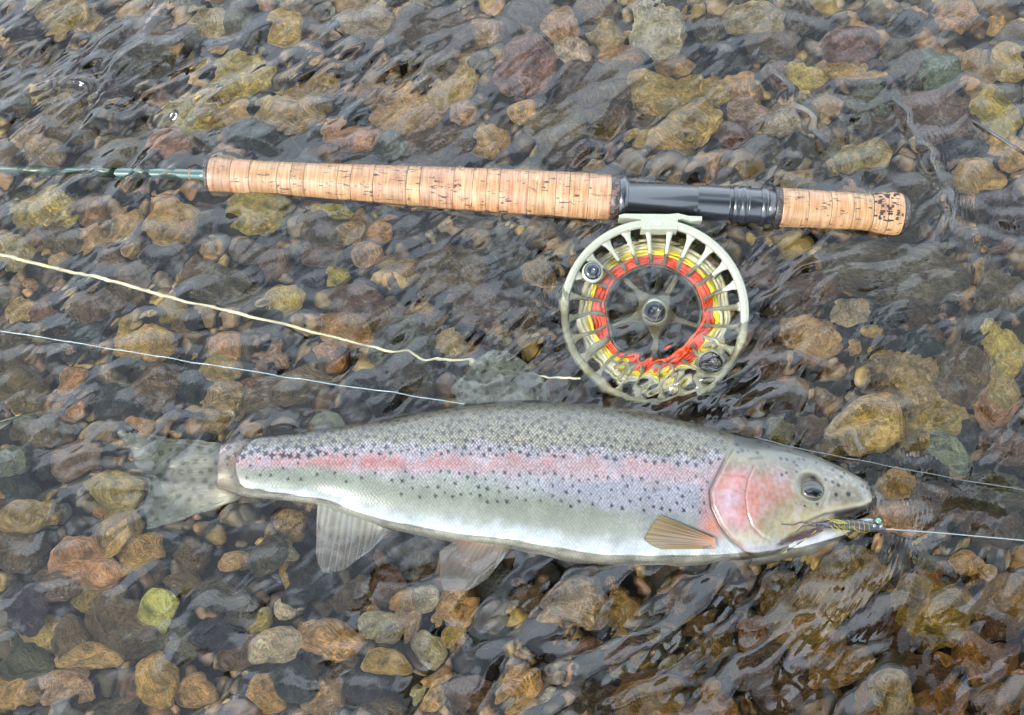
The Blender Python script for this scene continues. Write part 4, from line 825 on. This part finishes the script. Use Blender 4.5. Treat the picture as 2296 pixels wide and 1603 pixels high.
# fins
def fin_mat(name, alpha):
    m, n, b = mat(name); c = N(n, 'ShaderNodeVertexColor', layer_name='Col'); n.links.new(c.outputs[0], b.inputs['Base Color'])
    b.inputs['Roughness'].default_value = .35; b.inputs['Coat Weight'].default_value = .3
    a_ = N(n, 'ShaderNodeAttribute', attribute_name='dense'); n.links.new(a_.outputs['Fac'], b.inputs['Alpha'])
    tr = N(n, 'ShaderNodeBsdfTranslucent'); n.links.new(c.outputs[0], tr.inputs[0]); return m
m_fin = fin_mat('fin_membrane', .8)
def fin(name, base, tip, zb, zt_, colf, rays=14, nu=110, nv=46, thick=.0004, parent=fish, curl=0.0):
    bl = smooth_line(base, nu); tl = smooth_line(tip, nu); v = np.linspace(0, 1, nv); uu = np.linspace(0, 1, nu)
    P = bl[:, None]*(1-v)[None, :, None]+tl[:, None]*v[None, :, None]
    z = zb+(zt_-zb)*v[None]+np.zeros((nu, 1)); ph = (uu+.012*np.sin(uu*17+rays)+.008*np.sin(uu*41))*rays*2*np.pi; z = z+0.00008*np.sin(ph)[:, None]*np.clip(v*3, 0, 1)[None]+curl*np.sin(v*np.pi)[None]*np.sin(uu*np.pi*1.5)[:, None]
    W = np.array([[atw(P[i, j_, 0], P[i, j_, 1], z[i, j_]) for j_ in range(nv)] for i in range(nu)])
    top_ = W.reshape(-1, 3); bot_ = top_-np.array([0, 0, thick]); F = grid_faces(nu, nv); n0 = nu*nv
    bd = [(i*nv) for i in range(nu)]+[((nu-1)*nv+k_) for k_ in range(1, nv)]+[i*nv+nv-1 for i in range(nu-2, -1, -1)]+[k_ for k_ in range(nv-2, 0, -1)]
    sd_ = [(bd[i], bd[(i+1) % len(bd)], bd[(i+1) % len(bd)]+n0, bd[i]+n0) for i in range(len(bd))]
    UU = np.repeat(uu[:, None], nv, 1); VV2 = np.repeat(v[None], nu, 0); c, al = colf(P[..., 0], P[..., 1], UU, VV2, (np.sin(ph)[:, None]*(1-.5*v[None])+.8*np.sin(2*ph+.6)[:, None]*sstep(.35, .8, v)[None]))
    c = c.reshape(-1, 3); al = al.ravel()
    return ob(name, mesh(name, np.vstack([rel(top_, fish), rel(bot_, fish)]), F.tolist()+[f[::-1] for f in (F+n0).tolist()]+sd_, cols=np.vstack([c, c]), attrs={'dense': np.r_[al, al]}), m_fin, parent)
def ramp(t, cs): 
    t = np.clip(t, 0, 1)*(len(cs)-1); i = np.clip(t.astype(int), 0, len(cs)-2); f = (t-i)[..., None]; cs = np.array(cs); return cs[i]*(1-f)+cs[i+1]*f
def spots_on(c, X, Y, sp, size, seed, dark=(22, 24, 26)):
    r = np.random.default_rng(seed); P = []
    for _ in range(3000):
        x, y = r.uniform(X.min(), X.max()), r.uniform(Y.min(), Y.max())
        if not too(x, y, sp, P): P.append((x, y, r.uniform(.75, 1.25)*size))
    m = np.zeros(X.shape)
    for x, y, s_ in P: m = np.maximum(m, 1-sstep(.6, 1.1, np.hypot((X-x)/1.15, Y-y)/s_))
    return c*(1-m[..., None]*.9)+C(*dark)*m[..., None]*.9, m
def f_anal(X, Y, U_, V2, ry):
    c = ramp(V2, [C(226, 232, 232, 1.6), C(186, 184, 188, 1.5), C(156, 150, 156, 1.5), C(170, 168, 178, 1.5)]); c = c*(1+.22*ry[..., None]); e = sstep(.86, .97, U_+.12*V2-.05)[..., None]*sstep(.3, .6, V2)[..., None]; c = c*(1-e)+C(206, 224, 244, 2.0)*e
    e = (sstep(.9, .99, V2)*sstep(.5, .8, U_))[..., None]; c = c*(1-e)+C(206, 224, 244, 2.0)*e
    return c, np.clip(.97-.35*sstep(.1, .6, V2)*(1-sstep(.8, .95, U_))+.1*ry, 0, 1)
fin('anal_fin', [(712, 1128), (760, 1142), (820, 1165), (879, 1190)], [(708, 1240), (712, 1262), (724, 1286), (770, 1280), (829, 1238), (866, 1200)], -.006, -.010, f_anal, 12)
def f_pelv(X, Y, U_, V2, ry):
    c = ramp(V2, [C(226, 190, 160, 1.5), C(184, 164, 156, 1.5), C(146, 136, 134, 1.5), C(156, 152, 152, 1.5)]); c = c*(1+.2*ry[..., None])
    e = (np.exp(-((U_-.05)/.2)**2)*np.exp(-((V2-.1)/.22)**2))[..., None]; c = c*(1-e)+C(232, 120, 76)*e
    e = (sstep(.78, .93, U_)*sstep(.35, .7, V2))[..., None]; c = c*(1-e)+C(206, 226, 244, 2)*e; e = (np.exp(-((X-1133)/16)**2-((Y-1228)/9)**2))[..., None]; c = c*(1-e)+C(216, 196, 140)*e
    return c, np.clip(.98-.4*sstep(.1, .6, V2)*(1-sstep(.7, .9, U_)), 0, 1)
fin('pelvic_fin', [(1041, 1196), (1080, 1206), (1120, 1216), (1150, 1224)], [(984, 1236), (985, 1290), (996, 1328), (1046, 1326), (1096, 1288), (1138, 1240)], -.005, -.009, f_pelv, 12)
def f_pect(X, Y, U_, V2, ry):
    c = ramp(V2, [C(226, 150, 100), C(156, 122, 72), C(142, 112, 64), C(160, 132, 76)]); c = c*(1+.25*ry[..., None]); e = sstep(.75, .95, U_)[..., None]; c = c*(1-e)+C(168, 142, 68)*e
    for a, b_ in ((1590, 1227), (1583, 1229), (1576, 1230)): m = np.exp(-(np.hypot(X-a, Y-b_)/2.6)**4)[..., None]; c = c*(1-m)+C(30, 26, 24)*m
    return c, np.full(X.shape, .96)
pf = fin('pectoral_fin', [(1597, 1212), (1600, 1220), (1603, 1226), (1602, 1233)], [(1474, 1163), (1458, 1182), (1440, 1214), (1462, 1228), (1482, 1234)], .0022, .0012, f_pect, 9, curl=.0008)
# lift the fin's points onto the flank
for v in pf.data.vertices:
    wpt = np.array(v.co[:])+np.array(fish.location); vv = wpt-CAM; X_ = 1148+(vv@_R)/(vv@_F)*LENS/36*2296; Y_ = 801.5-(vv@_U)/(vv@_F)*LENS/36*2296
    a, b_, c_, d_ = fish_prof(X_); s_ = min(abs((Y_-(a+b_)/2)/((b_-a)/2)), .999); zz = d_-c_+c_*(1-s_**EXPN)**(1/EXPN); v.co.z += float(zz)-.0008
def f_caud(X, Y, U_, V2, ry):
    c = ramp(V2, [C(140, 130, 104), C(166, 172, 164, 1.5), C(140, 156, 152, 1.3), C(150, 166, 166, 1.4)]); c = c*(1+.12*ry[..., None]); c, m = spots_on(c, X, Y, 19, 6.6, 3)
    e = (sstep(.9, 1, U_))[..., None]; c = c*(1-e)+C(186, 200, 190)*e
    return c, np.clip(1.0-sstep(.15, .5, V2)*.3-.2*V2+.3*m, 0, 1)
tf_ = fin('tail_fin', [(520, 994), (502, 1025), (502, 1060), (508, 1090), (545, 1114)], [(262, 968), (292, 1012), (322, 1060), (330, 1100), (326, 1145), (330, 1190)], -.008, -.016, f_caud, 22, 170, 90, curl=.002)
def f_dors(X, Y, U_, V2, ry):
    c = ramp(V2, [C(180, 182, 150, 1.2), C(154, 166, 162, 1.4), C(154, 172, 172, 1.4), C(162, 178, 178, 1.4)]); c = c*(1+.14*ry[..., None]); c, m = spots_on(c, X, Y, 17, 6.0, 8)
    return c, np.clip(.8-.35*V2+.25*m, 0, 1)
fin('dorsal_fin', [(1050, 932), (1110, 926), (1180, 922), (1240, 926)], [(1008, 872), (1052, 822), (1108, 784), (1170, 800), (1236, 876)], -.010, -.016, f_dors, 13, 130, 60, curl=.001)
def f_adip(X, Y, U_, V2, ry):
    c = np.ones(X.shape+(3,))*C(150, 168, 140); c, m = spots_on(c, X, Y, 22, 8, 4); return c, np.full(X.shape, .95)
fin('adipose_fin', [(742, 985), (765, 982), (790, 978)], [(690, 952), (704, 930), (735, 918), (764, 930)], -.012, -.012, f_adip, 3, 40, 30, .001)

# ------------------------------------------------------------------ LINES
def string(name, pts, r, m, lab, cat, wig=0.0, n=400, follow=0.0):
    P = smooth_line(np.array(pts, float), n); W = np.array([atw(p[0], p[1], p[2]) for p in P])
    if follow: W[:, 2] = [Hat(p[0], p[1])+follow for p in W]
    o = ob(name, mesh(name, *tube(W, r, 8)), m); tag(o, lab, cat); return o
string('fly_line', [(-120, 545, -.002), (0, 571, -.006), (60, 586, -.006), (150, 607, -.007), (270, 634, -.007), (400, 672, -.008), (560, 708, -.008), (700, 742, -.009), (830, 778, -.010), (880, 789, -.011), (920, 786, -.012), (945, 808, -.012), (1000, 803, -.014), (1060, 818, -.018), (1130, 822, -.026), (1200, 842, -.022), (1250, 850, -.014), (1300, 848, -.012)],
       np.interp(np.linspace(0, 1, 400), [0, .5, 1], [.00115, .0009, .0007]), m_cream, 'thick cream fly line running from the left edge to the reel', 'fishing line')
m_mono = plain('clear_line', A(176, 192, 192, .34), 0.3, 0, .4)
string('leader_line', [(-150, 716, .0), (0, 741, .0), (300, 790, 0), (600, 838, 0), (850, 876, 0), (1040, 905, 0)], .00030, m_mono, 'thin pale leader line lying from the left edge to the back of the trout', 'fishing line', follow=.0003)
string('leader_line', [(1690, 984, .001), (1760, 1003, 0.002), (1900, 1032, .001), (2100, 1070, .001), (2420, 1126, .001)], .00024, plain('clear_line_worn', A(130, 138, 140, .25), 0.5, 0, .1), 'faint grey length of line crossing above the head of the trout to the right edge', 'fishing line', follow=.0060)
string('tippet_line', [(1986, 1186, .004), (2100, 1194, .003), (2300, 1212, .002), (2450, 1226, .002)], .00028, m_mono, 'fine tippet running from the fly in the mouth to the right edge', 'fishing line')
string('tippet_line', [(-60, 962, -.006), (20, 938, -.005), (60, 928, -.005), (118, 921, -.005), (150, 918, -.012)], .0005, plain('olive_line', A(176, 176, 90), .4), 'short end of yellow-green line under water at the left edge', 'fishing line')

# ------------------------------------------------------------------ FLY
fly = thing('fishing_fly', 'dark wet fly with yellow ribbing and green bead eyes hooked in the jaw', 'fishing fly', tuple(at(1900, 1178, .006)))
Fz = .0045
def fp(x, y, z=Fz): return at(x, y, z)
def fr(T): V, F = T; return rel(V, fly), F
m_fb = plain('dark_dubbing', A(40, 30, 34), .45, 0, .5, .8, 2500); m_fy = plain('yellow_tinsel', A(196, 180, 40, .32), .4, .1, .2); m_hk = plain('maroon_hackle', A(88, 34, 28), .45, 0, .3); m_hook = plain('steel_hook', A(180, 186, 192), .2, .8)
m_gb = plain('green_bead', A(120, 190, 150), .15, 0, 1); m_sb = plain('silver_bead', A(200, 206, 210), .15, .7, .5)
xs_ = np.linspace(1828, 1986, 40); ys_ = np.interp(xs_, [1828, 1880, 1930, 1986], [1176, 1175, 1179, 1186]); rs_ = np.interp(xs_, [1828, 1850, 1890, 1930, 1958, 1975, 1986], [3, 7, 12, 13, 10, 7, 2])*PX
ob('fly_body', mesh('fly_body', *fr(tube([fp(x, y) for x, y in zip(xs_, ys_)], rs_, 14))), m_fb, fly)
rb = []
for i in range(8):
    x = 1868+i*11; y = np.interp(x, xs_, ys_); r_ = np.interp(x, xs_, rs_)*1.02; th = np.linspace(-.2, math.pi+.2, 14)
    c = fp(x, y); rb.append(tube(np.stack([c[0]+.0009*(th/math.pi-.5), c[1]+r_*np.cos(th), c[2]+r_*np.sin(th)], -1), .00013, 6))
ob('ribbing', mesh('ribbing', *fr(join(rb))), m_fy, fly)
ob('hook', mesh('hook', *fr(tube([fp(x, y, z) for x, y, z in ((1975, 1184, .006), (1900, 1176, .006), (1835, 1174, .006), (1815, 1172, .006), (1800, 1180, .004), (1806, 1192, .001))], .0006, 8))), m_hook, fly)
hk = []; r = np.random.default_rng(9)
for i in range(46):
    x0, y0 = 1840+r.uniform(-6, 8), 1186+r.uniform(-6, 4); ax, ay = 1738+r.uniform(0, 70), 1218+r.uniform(-14, 10)-.0; ay = 1222-(ax-1738)*.28+r.uniform(-7, 7)
    mxp, myp = (x0+ax)/2+r.uniform(-6, 6), (y0+ay)/2+r.uniform(-5, 6); P = smooth_line([(x0, y0, .007), (mxp, myp, .0085), (ax, ay, .0045)], 10); hk.append(tube([fp(*p) for p in P], np.linspace(.00026, .0001, 10), 5))
for pp in ([(1830, 1180, .008), (1795, 1170, .009), (1780, 1178, .010), (1752, 1175, .010)], [(1835, 1180, .008), (1800, 1178, .010), (1785, 1193, .010)]): hk.append(tube([fp(*p) for p in smooth_line(pp, 14)], .00028, 6))
ob('hackle', mesh('hackle', *fr(join(hk))), m_hk, fly)
yh = []
for i in range(6):
    x0 = 1860+r.uniform(0, 60); P = smooth_line([(x0, 1178, .008), (x0+14, 1186+r.uniform(0, 8), .007), (x0+r.uniform(6, 34), 1196+r.uniform(-4, 6), .004)], 8); yh.append(tube([fp(*p) for p in P], np.linspace(.0003, .00012, 8), 5))
for i in range(5):
    x0 = 1900-i*5; P = smooth_line([(x0, 1174, .0085), (x0-14, 1168+r.uniform(-3, 1), .009), (x0-28, 1166+r.uniform(-4, 3), .008)], 8); yh.append(tube([fp(*p) for p in P], np.linspace(.0003, .00012, 8), 5))
ob('yellow_fibres', mesh('yellow_fibres', *fr(join(yh))), m_fy, fly)
bl_ = []
for i in range(7):
    P = smooth_line([(1830, 1190, .0085), (1795, 1216, .0075), (1754, 1242, .003)], 15); seg_ = P[i*2:i*2+3]; bl_.append((i, seg_))
ob('banded_feeler', mesh('banded_feeler', *fr(join([tube([fp(*p) for p in s_], .00034, 6) for i, s_ in bl_ if i % 2]))), m_fb, fly); ob('pale_feeler', mesh('pale_feeler', *fr(join([tube([fp(*p) for p in s_], .0003, 6) for i, s_ in bl_ if not i % 2]))), m_fy, fly)
def ball(c, r_, n=16):
    return disc_dome_full(c, r_, n)
def disc_dome_full(c, r_, n):
    th = np.linspace(0.05, math.pi-.05, 12); ph = np.linspace(0, 2*math.pi, n, endpoint=False)
    V = np.stack([c[0]+r_*np.sin(th)[:, None]*np.cos(ph), c[1]+r_*np.sin(th)[:, None]*np.sin(ph), c[2]+r_*np.cos(th)[:, None]*np.ones(n)], -1).reshape(-1, 3)
    F = [tuple(map(int, f)) for f in grid_faces(12, n, True)]+[tuple(range(n)), tuple(range(12*n-1, 11*n-1, -1))]; return V, F
ob('bead_eye', mesh('bead_eye', *fr(ball(fp(1969, 1168, .0055), .0019))), m_gb, fly)
ob('bead_eye', mesh('bead_eye', *fr(ball(fp(1960, 1179, .0065), .0012))), m_sb, fly); ob('bead_eye', mesh('bead_eye', *fr(ball(fp(1975, 1180, .0065), .0011))), m_sb, fly)

# ------------------------------------------------------------------ a floating stem at the right edge
tw = tube([at(2182, 272, .0002), at(2225, 298, .0006), at(2262, 322, .0003), at(2330, 368, -.0004)], [.0006, .0011, .0013, .0010], 8)
tag(ob('floating_twig', mesh('floating_twig', *tw), plain('wet_bark', A(60, 56, 40), .35, 0, .5, .5)), 'dark wet twig floating near the upper right edge', 'twig')

# ------------------------------------------------------------------ the photographer, standing in the river behind the camera (seen in the water)
m_jacket = plain('dark_jacket', (0.020, 0.026, 0.024, 1), 0.8); m_wader = plain('brown_waders', (0.045, 0.038, 0.026, 1), 0.7); m_flesh = plain('skin', (0.42, 0.25, 0.18, 1), 0.5); m_cap = plain('olive_cap', (0.03, 0.035, 0.02, 1), 0.8)
PR = (0.54, -0.62, BED)
per = thing('person', 'person in a dark jacket and waders leaning over the water with a phone', 'person', PR)
def skin(name, verts, edges, radii, m, parent, sub=2):
    me = bpy.data.meshes.new(name); me.from_pydata([tuple(np.array(v)-np.array(PR)) for v in verts], edges, []); me.materials.append(m)
    o = ob(name, me, None, parent); md = o.modifiers.new('skin', 'SKIN'); md.use_smooth_shade = True
    for i, r_ in enumerate(radii):
        q = me.skin_vertices[0].data[i]; q.radius = (r_, r_) if not isinstance(r_, tuple) else r_; q.use_root = (i == 0)
    sb = o.modifiers.new('sub', 'SUBSURF'); sb.levels = sub; sb.render_levels = sub; return o
# body: pelvis, spine, neck, head, legs, arms to the wrists
bv = [(.54, -.60, .92), (.53, -.50, 1.08), (.50, -.36, 1.24), (.46, -.22, 1.35), (.43, -.14, 1.40), (.41, -.08, 1.42), (.40, .0, 1.45), (.40, .05, 1.44),
      (.65, -.60, .88), (.67, -.52, .50), (.67, -.58, .02), (.67, -.52, -.04), (.67, -.38, -.06),
      (.43, -.60, .88), (.40, -.52, .50), (.40, -.58, .02), (.40, -.52, -.04), (.40, -.38, -.06),
      (.64, -.22, 1.32), (.52, -.34, 1.02), (.16, -.26, .84), (.27, -.18, 1.32), (.07, -.36, 1.06), (-.10, -.28, .84)]
bv = [(x_+(.10 if z_ > 1.05 and i_2 not in (20, 23) else 0), y_+(.18 if z_ > 1.1 and i_2 not in (20, 23) else 0), z_-(.10 if z_ > 1.1 else 0)) for i_2, (x_, y_, z_) in enumerate(bv)]
be = [(0, 1), (1, 2), (2, 3), (3, 4), (4, 5), (5, 6), (6, 7), (0, 8), (8, 9), (9, 10), (10, 11), (11, 12), (0, 13), (13, 14), (14, 15), (15, 16), (16, 17), (3, 18), (18, 19), (19, 20), (3, 21), (21, 22), (22, 23)]
br = [(.15, .12), (.14, .11), (.16, .12), (.15, .11), .055, .06, .095, .085, .10, .065, .045, .045, .035, .10, .065, .045, .045, .035, .06, .045, .028, .06, .045, .028]
skin('body', bv, be, br, m_flesh, per)
ji = [0, 1, 2, 3, 18, 19, 20, 21, 22, 23]; mp_ = {a: i for i, a in enumerate(ji)}
skin('jacket', [bv[i] for i in ji[:6]]+[tuple(np.array(bv[20])*.85+np.array(bv[19])*.15)]+[bv[21], bv[22]]+[tuple(np.array(bv[23])*.85+np.array(bv[22])*.15)], [(0, 1), (1, 2), (2, 3), (3, 4), (4, 5), (5, 6), (3, 7), (7, 8), (8, 9)], [(.20, .17), (.20, .17), (.22, .18), (.20, .16), .10, .075, .055, .10, .075, .055], m_jacket, per)
wi = [0, 8, 9, 10, 11, 12, 13, 14, 15, 16, 17]
skin('waders', [bv[i] for i in wi], [(0, 1), (1, 2), (2, 3), (3, 4), (4, 5), (0, 6), (6, 7), (7, 8), (8, 9), (9, 10)], [(.165, .135), .115, .082, .06, .06, .05, .115, .082, .06, .06, .05], m_wader, per)
V, F = disc_dome(np.array([0, 0, 0.]), .105, .12, .11, 0, 32, 8); M_ = Matrix.Translation((.50-PR[0], .185-PR[1], 1.375-PR[2])) @ Matrix.Rotation(rad(-35), 4, 'X')
Vb_, Fb_ = disc_dome(np.array([0, .10, -.004]), .085, .09, .012, 0, 32, 4); VV_, FF_ = join([(V, F), (Vb_, Fb_)])
ob('cap', mesh('cap', [tuple(M_ @ Vector(map(float, v))) for v in VV_], FF_), m_cap, per)
# hands round the phone
PH = np.array([0.0, -.222-.012*math.sin(_t), .685+.012*math.cos(_t)])
for sx, wr in ((1, 20), (-1, 23)):
    wv = np.array(bv[wr]); pc = PH+np.array([sx*.085, -.02, .028]); vv_ = [wv, (wv+pc)/2, pc]; ee = [(0, 1), (1, 2)]; rr3 = [.026, (.028, .018), (.034, .016)]
    for f_, (dy, ln) in enumerate(((.03, .040), (.010, .046), (-.010, .043), (-.03, .034))):
        k0 = len(vv_); b0 = pc+np.array([-sx*.012, dy*.8, 0]); vv_ += [b0, b0+np.array([-sx*ln*.5, dy*.2, -.012]), b0+np.array([-sx*ln*.85, dy*.25, -.024])]; ee += [(2, k0), (k0, k0+1), (k0+1, k0+2)]; rr3 += [.010, .0085, .0075]
    k0 = len(vv_); vv_ += [pc+np.array([-sx*.004, -.042, .008]), pc+np.array([-sx*.03, -.052, .006])]; ee += [(1, k0), (k0, k0+1)]; rr3 += [.011, .009]
    skin('hand', vv_, ee, rr3, m_flesh, per, 1)
pm_ = bpy.data.meshes.new('phone_case'); bm = bmesh.new(); bmesh.ops.create_cube(bm, size=1.0); bmesh.ops.scale(bm, vec=(.150, .074, .0085), verts=bm.verts); bmesh.ops.bevel(bm, geom=list(bm.edges), offset=.003, segments=2, affect='EDGES'); bm.to_mesh(pm_); bm.free()
ph = thing('mobile_phone', 'black mobile phone held in both hands above the water', 'phone', tuple(PH+np.array([0.045, 0, .006])), (rad(TILT), 0, 0))
ob('phone_case', pm_, m_knob, ph)
ob('screen', mesh('screen', [(-.07, -.033, .0046), (.07, -.033, .0046), (.07, .033, .0046), (-.07, .033, .0046), (-.07, -.033, .0040), (.07, -.033, .0040), (.07, .033, .0040), (-.07, .033, .0040)], [(0, 1, 2, 3), (7, 6, 5, 4), (0, 4, 5, 1), (1, 5, 6, 2), (2, 6, 7, 3), (3, 7, 4, 0)], smooth=False), m_pup, ph)
